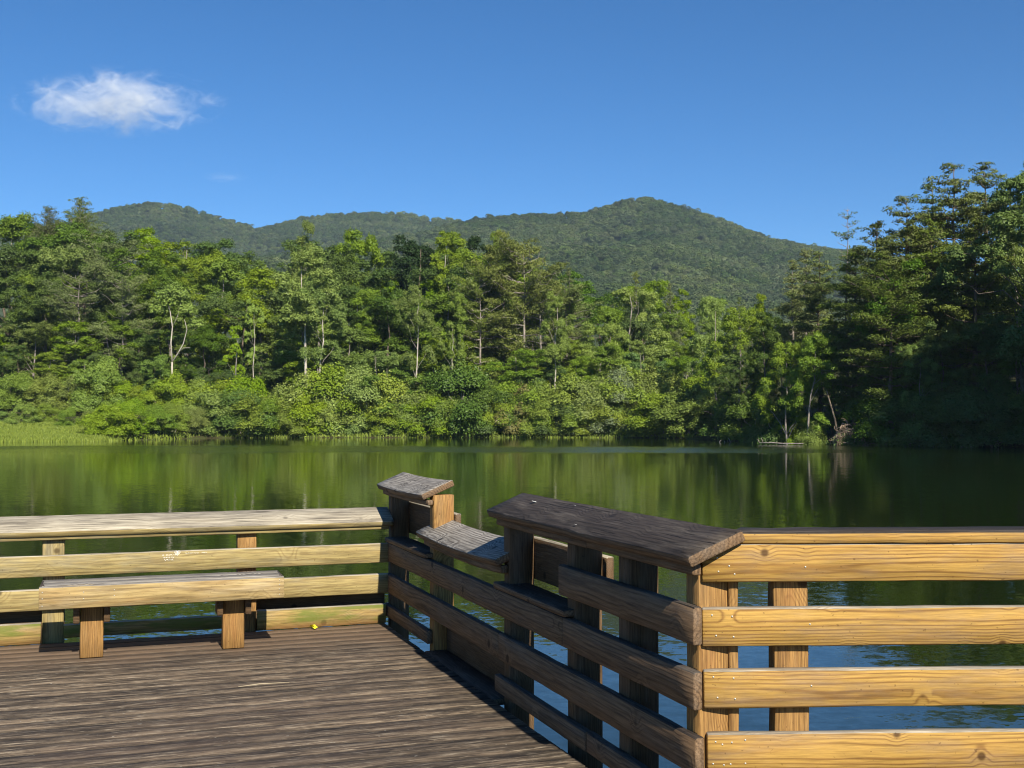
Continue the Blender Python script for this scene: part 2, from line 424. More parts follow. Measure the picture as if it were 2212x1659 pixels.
mrail('shelf', 7.212, 8.333, .566, .600, w=.012, T=.16, mats=(M_BROWN, M_DARKCAP), top=True)
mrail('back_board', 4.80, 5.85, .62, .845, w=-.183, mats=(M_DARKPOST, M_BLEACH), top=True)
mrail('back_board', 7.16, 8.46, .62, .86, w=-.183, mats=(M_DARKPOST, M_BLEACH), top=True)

for (s_, w_, r_) in ((5.52, -.10, .017), (5.05, -.13, .006), (4.72, .01, .006), (7.5, .0, .007)):
    b = MB(); zc = (.990 if s_ < 6 else .995) + (.045 - w_) * math.tan(R(23)) + .006 + (0 if s_ < 6 else -.012)
    c = PM(s_, w_, zc); n_ = 9
    b.add([(c.x, c.y, c.z)] + [(c.x + r_ * (1 + .3 * math.sin(3 * t)) * math.cos(t), c.y + r_ * (1 + .3 * math.sin(3 * t)) * math.sin(t), c.z - r_ * .25 * math.cos(t)) for t in np.linspace(0, 2 * math.pi, n_, endpoint=False)], (), [(0, k + 1, (k + 1) % n_ + 1) for k in range(n_)])
    b.build('bird_dropping', M_WHITEPAINT, rm)
# ---- left railing (far side of the deck, low, in full sun)
rl = empty('railing', PL(.2, -.08, 0))
tag(rl, 'low pale sunlit railing behind the bench with bleached tilted cap and white scribbles', 'railing')
l0, l1 = -2.4, 1.868
PA = (M_PALE, M_BLEACH)
rb2 = rail(PL, dL, rl, 'rail_board', l0, l1, .438, .578, mats=PA, top=True)
rail(PL, dL, rl, 'rail_board', l0, l1 - .004, .215, .355, mats=PA, top=True)
rail(PL, dL, rl, 'cap_support', l0, l1, .680, .718, w=.002, mats=(M_PALE,))
mcap(l0, l1 + .03, .742, (M_PALE, M_BLEACH), w_front=.035, P=PL, d=dL, root=rl, flip=False)
# posts: seen at s about -0.40 and 0.90
lposts = ((-1.93, -1.79), (-.487, -.352), (.786, .918))
for a, b in lposts: post(PL, dL, rl, a, b, -.040, -.128, .70, (M_POST if a > .5 else M_PALE,))
K = (M_KICK, M_BLEACH)
rail(PL, dL, rl, 'kick_board', l0, -.49, -.004, .135, w=.004, mats=K, top=True)
rail(PL, dL, rl, 'kick_board', .922, l1 - .02, -.004, .138, w=.004, mats=K, top=True)
rail(PL, dL, rl, 'kick_board', -.35, .784, .024, .114, w=.0, mats=K, top=True)
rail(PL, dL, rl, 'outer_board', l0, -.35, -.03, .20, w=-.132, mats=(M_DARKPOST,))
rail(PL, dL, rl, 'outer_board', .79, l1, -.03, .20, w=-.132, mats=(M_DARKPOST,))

# handwriting on the left rail board (illegible scribbles and a heart in white marker, a faded dark scrawl)
def scribble(name, spans, mat, thick, parentb, seed):
    b = MB(); r_ = np.random.RandomState(seed)
    for (x0, x1, zc, hh, kind) in spans:
        if kind == 'heart':
            t = np.linspace(0, 2 * math.pi, 25); k = hh / 17
            cx = (x0 + x1) / 2
            hx = 16 * np.sin(t) ** 3 * k; hz = (13 * np.cos(t) - 5 * np.cos(2 * t) - 2 * np.cos(3 * t) - np.cos(4 * t)) * k
            for f in (1, .55, .2):
                b.tube(np.c_[cx + hx * f, np.full(25, -.0195), zc + hz * f], thick, 4)
            continue
        x = x0
        while x < x1:
            wl = r_.uniform(.010, .016); n_ = r_.randint(3, 6)
            px = x + np.linspace(0, wl * .8, n_) + r_.uniform(-.002, .002, n_)
            pz = zc + hh * (np.where(np.arange(n_) % 2 == r_.randint(2), .5, -.5) * r_.uniform(.6, 1.1, n_))
            b.tube(np.c_[px, np.full(n_, -.0195), pz], thick, 4)
            x += wl + (r_.uniform(.012, .02) if r_.rand() < .18 else .002)
    o = b.build(name, mat, rl)
    o.parent = parentb; o.matrix_basis = Matrix()
    return o
def Lx(u, s_off=0): return u
scribble('handwriting', [(2.735, 2.822, .044, .013, 0), (2.742, 2.83, .027, .012, 0), (2.752, 2.812, .011, .011, 0), (2.826, 2.85, .058, .020, 'heart')], M_WHITEPAINT, .0016, rb2, 3)
scribble('handwriting', [(2.89, 3.03, .052, .010, 0)], M_WHITEPAINT, .0012, rb2, 8)

# ---- bench
bw = .74      # bench front, metres in front of the left railing
bn = empty('bench', PL(.28, bw - .15, 0))
tag(bn, 'plain worn timber bench on two stubby legs beside the low railing', 'bench')
b0, b1 = -.460, 1.008
seat = []
for k in range(2):
    rail(PL, dL, bn, 'seat_board', b0 + .012, b1 - .012, .446, .474, w=bw - .040 - k * .128, T=.122, mats=(M_BENCH, M_GREYCAP), top=True)
rail(PL, dL, bn, 'apron', b0, b1, .332, .470, w=bw, mats=(M_BENCH, M_GREYCAP), top=True, nails=[(.02, .04), (.02, 0), (.02, -.045), (.26, .03), (.26, -.01), (.44, .035), (.44, 0), (1.47, .05), (1.47, .02), (1.468, -.01), (1.47, -.045)])
rail(PL, dL, bn, 'apron', b0, b1, .332, .470, w=bw - .295, mats=(M_BENCH, M_GREYCAP), top=True)
for s in (b0 + .0, b1 - .038):
    rail(PL, dL, bn, 'end_board', s, s + .038, .334, .472, w=bw - .039, T=.255, mats=(M_BENCH, M_DARKCAP), top=True)
for s in (-.228, .636):
    lg = post(PL, dL, bn, s, s + .136, bw - .146, bw - .256, .444, (M_POST,), zbot=0.0, name='leg')
    for sb in (s - .040, s + .138):
        rail(PL, dL, bn, 'brace', sb, sb + .037, .225, .445, w=bw - .085, T=.18, mats=(M_DARKPOST,))

# ---- deck planks (one sheet of boards, running along the left railing)
def build_deck():
    b_v, b_q = [], []
    rr_ = np.random.RandomState(12)
    pitch, wid = .1425, .1365
    k = 0; nv = 0
    cornerM = PM(E0, 0, 0); 
    w = .012
    M0 = np.array([cornerM.x, cornerM.y]); 
    while w < 10.5:
        wa, wb = w, w + wid
        z = DECK - .034 + rr_.uniform(-.0025, .001)
        # right ends: meet the shaded railing's line (or run on past its near end)
        def sright(ww):
            # point p = dL*s + nL*(cL+ww); nM.p = cM-.028
            nl = nrm(aL); nm_ = nrm(aM)
            s = (cM - .028 - (cL * KL + ww) * nm_.dot(nl)) / nm_.dot(dirv(aL))
            p = dirv(aL) * s + nl * (cL * KL + ww)
            if p[1] < M0[1] - .05:
                s2 = (cR + .03 - (cL * KL + ww) * nrm(aR).dot(nl)) / (nrm(aR).dot(dirv(aL))) if False else s + 3.2
                return s2
            return s
        ra, rb = sright(wa), sright(wb)
        if abs(ra - rb) > 1: ra = rb = min(ra, rb)
        la = -6.0 + rr_.uniform(-.02, .02)
        n = 26
        ch = .006
        prof = [(0, -.038), (0, -ch), (ch, 0), (wid - ch, 0), (wid, -ch), (wid, -.038)]
        for i in range(n + 1):
            t = i / n
            jz = rr_.normal(0, .0009); jw = rr_.normal(0, .0008)
            for (o, dz) in prof:
                ww = w + o + jw
                rgt = ra + (rb - ra) * (o / wid)
                s = la + (rgt - la) * t
                b_v.append((s, -(ww), z + dz + jz))
        for i in range(n):
            for m in range(5):
                a = nv + i * 6 + m
                b_q.append((a, a + 6, a + 7, a + 1))
        b_q.append((nv + 0, nv + 1, nv + 4, nv + 5)); b_q.append((nv + 1, nv + 2, nv + 3, nv + 4))
        e = nv + n * 6
        b_q.append((e + 5, e + 4, e + 1, e + 0)); b_q.append((e + 4, e + 3, e + 2, e + 1))
        nv += (n + 1) * 6
        w += pitch
    me = np_mesh('deck', np.array(b_v), b_q, None, (M_DECK,))
    org = nrm(aL) * cL * KL
    m = frame(Vector((org[0], org[1], 0)), dL)
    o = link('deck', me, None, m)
    tag(o, kind='structure')
    # rim joists below the edge
build_deck()

# ---- small things lying about
lf = MB()
p0 = PL(1.30, .10, .004)
for k in range(5):
    th = k * 1.3
    c = np.array([p0.x + .014 * math.cos(th), p0.y + .014 * math.sin(th), p0.z + .012 + .004 * k])
    d = np.array([math.cos(th), math.sin(th), .5 * math.sin(k * 2.1)]) * .02; e = np.array([-math.sin(th), math.cos(th), .7]) * .014
    lf.add([c - d, c + e, c + d, c - e], [(0, 1, 2, 3)])
tag(lf.build('yellow_leaf', M_YELLOW), 'small yellow fallen leaf on the deck by the mossy board', 'leaf')
tw = MB()
a, b = Vector((-1.55, 6.42, DECK - .026)), Vector((-1.28, 6.52, DECK - .024))
tw.tube([a, a.lerp(b, .4) + Vector((.0, .012, .003)), b], [.002, .0035, .0015], 5)
tag(tw.build('twig', M_TWIG), 'thin dry twig lying on the sunny deck boards', 'twig')

# ------------------------------------------------------------------ camera
cam = bpy.data.cameras.new('camera'); co = bpy.data.objects.new('camera', cam); COL.objects.link(co)
cam.sensor_width = 36.; cam.lens = F_PX / 2212. * 36.
cam.clip_start = .05; cam.clip_end = 12000.
pitch = math.atan((HY - 829.5) / F_PX)
co.location = (0, 0, EYE); co.rotation_euler = (R(90) + pitch, 0, 0)
SC.camera = co

# ------------------------------------------------------------------ terrain and lake
SHX = np.array([-3000, -300, -120, -60, -48, -41, -38, -35, -28, 0, 16, 21, 24.5, 29, 33, 38, 40, 42, 44, 60, 100, 300, 3000.])
SHY = np.array([100, 95, 100, 104, 107, 109, 118, 128, 131, 132, 130, 122, 112, 101, 92, 86, 79, 66, 52, 28, 0, -120, -900.])
def fbm(x, y, seed, oct_=4, base=1.):
    r_ = np.random.RandomState(seed); s = np.zeros_like(x, dtype=float); a = 1.; f = base
    for _ in range(oct_):
        for _k in range(3):
            th, ph = r_.uniform(0, 6.283, 2)
            s += a / 3 * np.sin((x * math.cos(th) + y * math.sin(th)) * f + ph + 1.3 * np.sin((x * math.sin(th) - y * math.cos(th)) * f * .7 + ph * 2))
        a *= .5; f *= 2.1
    return s
def ground_z(x, y):
    x = np.asarray(x, dtype=float); y = np.asarray(y, dtype=float)
    d = y - np.interp(x, SHX, SHY) + .8 * fbm(x, y, 2, 3, .25)
    rise = np.where(x < -10, .075 + .0007 * np.clip(-x - 10, 0, 60), .06)
    rise = np.where(x > 22, .11, rise)
    z = np.where(d < 0, np.maximum(-2.5, d * .25), np.minimum(.30, d * .3) + rise * np.clip(d - 3, 0, 110))
    return z + np.where(d > 3, .35 * fbm(x, y, 4, 3, .12), 0)
def ground_mat():
    g = NG('bank_ground')
    P = g.n('ShaderNodeTexCoord').outputs['Object']
    c = g.mix(g.mapr(g.noise(P, .6, 5, .6), .4, .6), (.05, .045, .02), (.06, .075, .02))
    return g.done(g.bsdf(c, .95, .1, g.bump(g.noise(P, 3., 4), .6, .2)))
def grid(xs, ys, zf):
    X, Y = np.meshgrid(xs, ys); Z = zf(X, Y)
    V = np.stack([X, Y, Z], -1).reshape(-1, 3); nx, ny = len(xs), len(ys)
    i = np.arange(ny - 1)[:, None] * nx + np.arange(nx - 1)[None, :]; i = i.ravel()
    return V, np.stack([i, i + 1, i + nx + 1, i + nx], -1)
xs = np.unique(np.concatenate([np.linspace(-4000, -150, 16), np.linspace(-150, 150, 151), np.linspace(150, 4000, 16)]))
ys = np.unique(np.concatenate([np.linspace(-1500, 0, 14), np.linspace(0, 70, 20), np.linspace(70, 250, 121), np.linspace(250, 600, 15), np.linspace(600, 6000, 10)]))
V, Q = grid(xs, ys, ground_z)
tag(link('ground', np_mesh('ground', V, Q, None, (ground_mat(),), smooth=True)), kind='structure')

def water_mat():
    g = NG('lake_water')
    P = g.n('ShaderNodeNewGeometry').outputs['Position']
    x, y, z = g.sep(P)
    def slope(sx, sy, sc, off):
        n_ = g.noise(g.vm('ADD', g.vm('MULTIPLY', P, (sx, sy, 0.)), off), 1, 2, .55, 0, True)
        return g.vm('SCALE', g.vm('SUBTRACT', n_, (.5, .5, .5)), sc)
    wv = g.noise(g.vm('MULTIPLY', P, (.02, .035, 0)), 1, 4, .6)
    yw = g.add(y, g.mul(g.sub(wv, .5), 30.))
    band = g.mul(g.mapr(yw, 70., 75.), g.mapr(yw, 93., 87.))
    band = g.mul(band, g.mapr(g.noise(g.vm('MULTIPLY', P, (.035, .02, 0)), 1, 3), .30, .52, .25, 1.))
    near = g.mapr(y, 12.5, 8.)
    amp1 = g.add(.05, g.add(g.mul(band, .85), g.mul(near, .02)))
    s1 = slope(5., 9., amp1, (3., 1., 0.))
    s2 = slope(19., 31., g.add(.05, g.mul(band, .65)), (9., 4., 0.))
    s4 = slope(1.2, 3.4, g.mul(near, .05), (2., 7., 0.))
    s3 = slope(.22, .5, .012, (1., 8., 0.))
    s = g.vm('ADD', g.vm('ADD', g.vm('ADD', s1, s2), s3), s4)
    sx_, sy_, sz_ = g.sep(s)
    sy_ = g.math('MULTIPLY_ADD', g.mul(g.math('ABSOLUTE', sy_), -1.0), band, g.mul(sy_, g.sub(1.0, band)))
    N = g.vm('NORMALIZE', g.comb(sx_, sy_, 1.0))
    c = g.mix(g.mapr(g.noise(P, .15, 2), .3, .7), (.008, .015, .002), (.011, .019, .003))
    sh = g.bsdf(c, .03, .5, N, IOR=1.7)
    return g.done(sh)
V, Q = grid(np.array([-600., 0, 600.]), np.array([-400., 0, 150.]), lambda x, y: x * 0)
tag(link('lake', np_mesh('lake', V, Q, None, (water_mat(),))), kind='structure')

# ------------------------------------------------------------------ vegetation
rng = np.random.RandomState(77)
def unit(v): return v / (np.linalg.norm(v, axis=-1, keepdims=True) + 1e-9)

def leaf_quads(c, n, ln, wd, r_, fold=.12):
    """diamond leaf sprays: centres c, facing n, length ln, width wd -> verts, quads"""
    N = len(c)
    t = unit(np.cross(n, r_.normal(size=(N, 3)))); b = np.cross(n, t)
    ln = np.broadcast_to(ln, (N,))[:, None] * r_.uniform(.7, 1.3, (N, 1)); wd = np.broadcast_to(wd, (N,))[:, None] * r_.uniform(.7, 1.3, (N, 1))
    f = n * ln * fold
    V = np.stack([c - t * ln * .5, c + b * wd * .5 + f, c + t * ln * .5, c - b * wd * .5 + f], 1).reshape(-1, 3)
    Q = np.arange(N * 4).reshape(N, 4)
    return V, Q

def clump_leaves(C, Rr, r_, n_per, flat=.7, up=.45, spread=(.55, 1.12), jitter=.75):
    """leaf centres and normals scattered through the shells of the clumps"""
    cs, ns, ts = [], [], []
    for c, rad, k in zip(C, Rr, n_per):
        d = unit(r_.normal(size=(k, 3))); d[:, 2] = np.where(d[:, 2] < -.35, -d[:, 2], d[:, 2])
        rr_ = r_.uniform(*spread, size=(k, 1)) ** .8
        lump = 1 + .22 * np.sin(d[:, :1] * 5 + c[0]) * np.cos(d[:, 1:2] * 4 + c[1] * 2)
        p = c + d * rr_ * rad * lump * np.array([1, 1, flat])
        cs.append(p); ns.append(unit(d + jitter * r_.normal(size=(k, 3)) + np.array([0, 0, up])))
        ts.append(np.clip(r_.normal(.5 + r_.normal(0, .14), .16, k), 0, 1))
    return np.concatenate(cs), np.concatenate(ns), np.concatenate(ts)

def limb_path(a, b, r_, sag=.1, n=5):
    t = np.linspace(0, 1, n)[:, None]
    p = a + (b - a) * t
    L = np.linalg.norm(b - a)
    p[1:-1] += r_.normal(0, .05 * L, (n - 2, 3)); p[:, 2] += (sag * L * np.sin(np.linspace(0, math.pi, n)))
    return p

def broadleaf(seed, H=20., W=9., base=.25, n_cl=24, leaves=40000, leaf=.22, shape='round', mats=None, trunk_r=.24, gap=0., limb_n=9):
    r_ = np.random.RandomState(seed)
    cb = H * base; hh = (H - cb)
    C, Rr = [], []
    lob = [(r_.uniform(0, 6.28), r_.uniform(0, 6.28), r_.uniform(.1, .25)) for _ in range(3)]
    while len(C) < n_cl:
        t = r_.uniform(0.02, 1) ** .85
        if shape == 'round': pr = math.sqrt(max(0., 1 - ((t - .45) / .57) ** 2))
        elif shape == 'tall': pr = min(1., 1.5 * t + .3) * (max(0., 1 - t) ** .55 + .10)
        elif shape == 'cone': pr = (1.04 - t) ** .75
        else: pr = math.sqrt(max(0., 1 - ((t - .62) / .62) ** 2)) * (.75 + .4 * t)
        th = r_.uniform(0, 2 * math.pi)
        k = 1 + sum(a * math.sin(th * (i + 1) + p + t * 5 + q) for i, (p, q, a) in enumerate(lob))
        rad = W / 2 * pr * k * math.sqrt(r_.uniform(.25, 1.0))
        cr = W * r_.uniform(.13, .22) * (1.1 - .3 * t)
        p = np.array([rad * math.cos(th), rad * math.sin(th), cb + hh * t - cr * .4])
        if gap and any(np.linalg.norm(p - c) < gap * W * .16 for c in C):
            if r_.rand() < .8: continue
        C.append(p); Rr.append(cr)
    big = np.array(C); C, Rr = [], []
    for p, cr in zip(big, [W * .17] * len(big)):
        for _ in range(r_.randint(5, 9)):       # sprays around each bough end
            d = unit(r_.normal(size=3) + np.array([p[0], p[1], 0]) / (W * .5) * .6 + np.array([0, 0, .25]))
            C.append(p + d * cr * r_.uniform(.55, 1.05) * np.array([1, 1, .9])); Rr.append(W * r_.uniform(.045, .095))
    C = np.array(C); Rr = np.array(Rr)
    wgt = Rr ** 2; n_per = np.maximum(30, (leaves * wgt / wgt.sum()).astype(int))
    c, n, t = clump_leaves(C, Rr, r_, n_per, flat=.9, spread=(.45, 1.2), jitter=.5)
    # stray outer sprays break the outline
    k = leaves // 14
    i = r_.randint(0, len(C), k); d = unit(r_.normal(size=(k, 3)) + np.array([0, 0, .3]))
    c2 = C[i] + d * Rr[i][:, None] * r_.uniform(1.0, 1.45, (k, 1)); 
    c = np.concatenate([c, c2]); n = np.concatenate([n, unit(d + r_.normal(size=(k, 3)))]); t = np.concatenate([t, r_.uniform(.3, .9, k)])
    V, Q = leaf_quads(c, n, leaf, leaf * .62, r_)
    crown = np_mesh('crown', V, Q, None, (mats[0],), attr=t)
    b = MB()
    lean = r_.normal(0, .02 * H, 2)
    tp = np.array([[lean[0] * f * f, lean[1] * f * f, H * .92 * f] for f in np.linspace(0, 1, 9)]); tp[1:-1, :2] += r_.normal(0, .008 * H, (7, 2)); tp[0, 2] = -.8
    b.tube(tp, trunk_r * np.linspace(1.15, .12, 9), 7)
    for j in r_.choice(len(C), min(limb_n, len(C)), replace=False):
        f = np.clip((C[j][2] - r_.uniform(.1, .25) * H) / (H * .92), .12, .9)
        a = np.array([np.interp(f * H * .92, tp[:, 2], tp[:, 0]), np.interp(f * H * .92, tp[:, 2], tp[:, 1]), f * H * .92])
        b.tube(limb_path(a, C[j], r_), trunk_r * np.linspace(.5, .1, 5) * (1.1 - f) * (.55 if mats[1] is B_PALE else 1), 5)
    return crown, b.mesh('trunk', mats[1])

def conifer(seed, H=22., W=9., base=.18, mats=None, trunk_r=.26, n_wh=17, leaves=14000, leaf=.42, droop=.0, crownshape='plume', sparse=0., bare=0, topless=False):
    """layered needle boughs: flat, up-swept sprays along whorled limbs"""
    r_ = np.random.RandomState(seed)
    b = MB(); tp = np.array([[0, 0, H * f] for f in np.linspace(0, 1, 10)]); tp[1:, :2] += np.cumsum(r_.normal(0, .006 * H, (9, 2)), 0) * .6; tp[0, 2] = -.8
    b.tube(tp, trunk_r * np.linspace(1.15, .06, 10) , 7)
    def axis(z): return np.array([np.interp(z, tp[:, 2], tp[:, 0]), np.interp(z, tp[:, 2], tp[:, 1]), z])
    C, Rr, Fl = [], [], []
    for i in range(n_wh):
        t = (i + r_.uniform(-.3, .3)) / (n_wh - 1); t = min(max(t, 0), 1)
        z = H * (base + (1 - base) * t * .97)
        if crownshape == 'plume': L = W / 2 * (min(1., .55 + 1.6 * t) * (1.03 - t) ** .62 + .05)
        elif crownshape == 'flat': L = W / 2 * (math.sqrt(max(.03, 1 - ((t - .62) / .68) ** 2)))
        else: L = W / 2 * ((1.02 - t) ** .9 + .04)
        for k in range(r_.randint(3, 6)):
            if r_.rand() < sparse: continue
            th = r_.uniform(0, 2 * math.pi); l = L * r_.uniform(.6, 1.15)
            up = (.10 + .5 * t ** 2) * l - droop * l + r_.normal(0, .06) * l
            a = axis(z); e = a + np.array([math.cos(th) * l, math.sin(th) * l, up])
            pth = limb_path(a, e, r_, -.05, 5)
            b.tube(pth, np.linspace(.05 + .02 * l * .3, .012, 5) * trunk_r / .26, 5)
            if bare and r_.rand() < bare: continue
            for f in np.linspace(.38, 1.02, 4 if l > 1.5 else 2):
                p = a + (e - a) * f; C.append(p + r_.normal(0, .12, 3) + np.array([0, 0, .08 * l * f])); Rr.append((.34 + .20 * l * (1.15 - .5 * f)) * r_.uniform(.8, 1.15)); Fl.append(.34)
    C = np.array(C); Rr = np.array(Rr)
    wgt = Rr ** 2; n_per = np.maximum(12, (leaves * wgt / wgt.sum()).astype(int))
    c, n, t = clump_leaves(C, Rr, r_, n_per, flat=.5, up=.55, spread=(.25, 1.2), jitter=.7)
    V, Q = leaf_quads(c, n, leaf, leaf * .27, r_, fold=.2)
    return np_mesh('crown', V, Q, None, (mats[0],), attr=t), b.mesh('trunk', mats[1])

def shrub(seed, H=4.2, W=5., n_cl=26, leaves=7000, leaf=.26, mats=None, stems=7):
    r_ = np.random.RandomState(seed); C, Rr = [], []
    for i in range(n_cl):
        th = r_.uniform(0, 6.283); q = math.sqrt(r_.uniform(0, 1)); z = r_.uniform(.06, 1) 
        lim = math.sqrt(max(.05, 1 - z ** 2.4)); 
        cr = W * r_.uniform(.10, .17)
        C.append([W / 2 * q * lim * math.cos(th), W / 2 * q * lim * math.sin(th), max(cr * .5, H * z - cr * .6)]); Rr.append(cr)
    C = np.array(C); Rr = np.array(Rr)
    n_per = (leaves * Rr ** 2 / (Rr ** 2).sum()).astype(int)
    c, n, t = clump_leaves(C, Rr, r_, n_per, flat=.85, up=.35, spread=(.5, 1.2), jitter=.5)
    k = leaves // 10; i = r_.randint(0, n_cl, k); d = unit(r_.normal(size=(k, 3)) * np.array([.6, .6, 1]) + np.array([0, 0, .7]))
    c = np.concatenate([c, C[i] + d * Rr[i][:, None] * r_.uniform(.9, 1.6, (k, 1))]); n = np.concatenate([n, unit(d + r_.normal(size=(k, 3)))]); t = np.concatenate([t, r_.uniform(.4, 1, k)])
    V, Q = leaf_quads(c, n, leaf, leaf * .6, r_)
    b = MB()
    for j in r_.choice(n_cl, stems, replace=False):
        b.tube(limb_path(np.array([r_.normal(0, .25), r_.normal(0, .25), -.3]), C[j], r_), np.linspace(.055, .012, 5), 5)
    return np_mesh('foliage', V, Q, None, (mats[0],), attr=t), b.mesh('stem', mats[1])

F_BRIGHT = foliage('leaf_bright', (.222, .305, .033), .22, .32)
F_MID = foliage('leaf_mid', (.180, .255, .030), .24, .2)
F_DEEP = foliage('leaf_deep', (.108, .170, .028), .22, .25)
F_DARK = foliage('leaf_dark', (.030, .056, .016), .22, .15)
F_OLIVE = foliage('needle_olive', (.155, .185, .048), .22, .15, hue=.015)
F_PINE = foliage('needle_dark', (.125, .155, .034), .22, .12)
F_SHRUB = foliage('leaf_shrub', (.212, .278, .036), .24, .2)
F_SHRUB2 = foliage('leaf_shrub_green', (.180, .265, .030), .24, .2)
F_SILVER = foliage('leaf_silver', (.17, .21, .09), .22, .2)
F_PALE = foliage('leaf_pale', (.14, .22, .042), .24, .2)
F_RUST = foliage('leaf_rusty', (.17, .155, .05), .22, .2)
F_GRASS = foliage('grass_blade', (.19, .235, .03), .24, .2)
B_BROWN = bark('bark_brown', (.10, .075, .052), (.19, .15, .11))
B_PALE = bark('bark_pale', (.50, .45, .36), (.36, .32, .26), 3.)
B_GREY = bark('bark_grey', (.33, .29, .24), (.20, .17, .14))

def proto(parts, names):
    out = []
    for me, nm in zip(parts, names): out.append((nm, me))
    return out
TC = ('crown', 'trunk'); FS = ('foliage', 'stem')
PROTO = {
 'bright': [proto(broadleaf(100 + i, 20, 9.6 - i * .6, .14, 24, 36000, .225, ('round', 'tall', 'round')[i], (F_BRIGHT, B_GREY)), TC) for i in range(3)],
 'mid': [proto(broadleaf(110 + i, 20, 9.0 + i * .6, .12, 24, 36000, .225, ('tall', 'round', 'oak')[i], (F_MID, B_GREY)), TC) for i in range(3)],
 'deep': [proto(broadleaf(120 + i, 20, 9.4 + i, .10, 24, 36000, .225, ('round', 'oak', 'tall')[i], (F_DEEP, B_BROWN)), TC) for i in range(3)],
 'dark': [proto(broadleaf(130 + i, 20, 8., .2, 24, 34000, .225, 'round', (F_DARK, B_BROWN)), TC) for i in range(2)],
 'poplar': [proto(broadleaf(140 + i, 22, 7.0 + i, .46, 17, 22000, .225, 'tall', (F_MID, B_PALE), .22, .8, 5), TC) for i in range(3)],
 'slender': [proto(broadleaf(145 + i, 16, 4.6, .5, 9, 10000, .21, 'tall', (F_BRIGHT, B_PALE), .13, .8, 4), TC) for i in range(2)],
 'brownpine': [proto(conifer(150 + i, 19, 8.5, .28, (F_OLIVE, B_GREY), .24, 15, 17000, .34, 0, 'flat', .08, .22), TC) for i in range(3)],
 'pine': [proto(conifer(160 + i, 23, 9.5, .14, (F_PINE, B_BROWN), .28, 19, 26000, .36, .04, ('plume', 'flat', 'plume')[i], .05, .04), TC) for i in range(3)],
 'whitepine': [proto(conifer(170 + i, 23, 8.0, .3, (F_OLIVE, B_GREY), .24, 19, 18000, .34, -.12, 'cone', .12, .05), TC) for i in range(2)],
 'snag': [proto(conifer(180, 24, 6.0, .3, (F_OLIVE, B_GREY), .2, 22, 5200, .26, -.05, 'plume', .2, .55), TC)],
 'spire': [proto(conifer(181 + i, 24, 9.0, .55, (F_PINE, B_GREY), .2, 34, 30000, .26, -.42, 'cone', .03, .0), TC) for i in range(2)],
 'shrub': [proto(shrub(190 + i, 4.2, 5.2, 28, 24000, .14, (F_SHRUB, B_GREY)), FS) for i in range(3)],
 'greenshrub': [proto(shrub(195 + i, 4.2, 5.0, 28, 24000, .145, (F_SHRUB2, B_GREY)), FS) for i in range(3)],
 'deepshrub': [proto(shrub(200, 4.0, 5.0, 28, 24000, .145, (F_DEEP, B_GREY)), FS)],
 'silver': [proto(shrub(201, 5.5, 5.5, 28, 22000, .15, (F_SILVER, B_GREY)), FS)],
 'pale': [proto(broadleaf(202, 8, 4.4, .12, 14, 16000, .15, 'round', (F_PALE, B_GREY), .08, 0, 8), TC)],
 'rust': [proto(shrub(203, 3.2, 3.6, 18, 7000, .18, (F_RUST, B_GREY)), FS)],
}
PH = {'bright': 20, 'mid': 20, 'deep': 20, 'dark': 20, 'poplar': 22, 'slender': 16, 'brownpine': 19, 'pine': 23, 'whitepine': 23, 'snag': 24, 'spire': 24, 'shrub': 4.4, 'greenshrub': 4.4, 'deepshrub': 4.2, 'silver': 5.6, 'pale': 8, 'rust': 3.4}
ONAME = {'bright': 'broadleaf_tree', 'mid': 'broadleaf_tree', 'deep': 'broadleaf_tree', 'dark': 'broadleaf_tree', 'poplar': 'poplar_tree', 'slender': 'slender_tree', 'brownpine': 'pine_tree', 'pine': 'pine_tree', 'whitepine': 'white_pine', 'snag': 'dying_pine', 'spire': 'white_pine', 'pale': 'young_tree'}
count = {}
def spawn(kind, x, y, height, wf=1.0, label=None, group=None, var=None, rot=None, lean=0., cat=None):
    i = count.get(kind, 0); count[kind] = i + 1
    pv = PROTO[kind]; parts = pv[(i if var is None else var) % len(pv)]
    sh = FS[0] == parts[0][0]
    s = height / PH[kind]
    e = empty(ONAME.get(kind, 'shrub'), (x, y, float(ground_z(x, y)) - (.05 if sh else 0)))
    e.scale = (s * wf, s * wf, s); e.rotation_euler = (lean, 0, rng.uniform(0, 6.28) if rot is None else rot)
    tag(e, label, cat or ('shrub' if sh else 'tree'), group)
    for nm, me in parts:
        o = bpy.data.objects.new(nm, me); COL.objects.link(o); o.parent = e
    return e
def at(u, y): return (u - CX) / F_PX * y
def place(kind, u, y, top, wf=1.0, **k):
    x = at(u, y); h = EYE + (HY - top) / F_PX * y - float(ground_z(x, y))
    return spawn(kind, x, y, max(1.2, h), wf, **k)

# --- particular trees of the far bank, one by one (u = where it stands across the lake, y = metres away)
P_ = place
P_('spire', 168, 172, 426, 1.0, label='lone pine spire poking above the far left treetops', var=0)
P_('spire', 105, 170, 448, 1.0, label='feathery pine top on the skyline beside the lone spire', var=1)
P_('dark', 898, 160, 506, .92, label='near black round tree on the far ridge line beside a pale crowned tree', var=0)
P_('dark', 1045, 163, 516, .85, label='near black tree on the ridge line right of the pale crowned poplar', var=1)
P_('poplar', 968, 156, 510, .82, label='tall light green poplar standing between two near black trees', var=0)
P_('bright', 1078, 158, 520, .55, label='small bright crown tucked against the right near black tree', var=1)
P_('poplar', 663, 137, 545, 1.1, label='pale trunk poplar with the thickest white bole on the far bank', var=1)
P_('poplar', 690, 137.4, 590, .8, label='poplar with a thin white bole right of the thickest white bole', var=2)
P_('poplar', 992, 136.4, 640, .62, label='white forked bole poplar, right one of the twin white trunks', var=0)
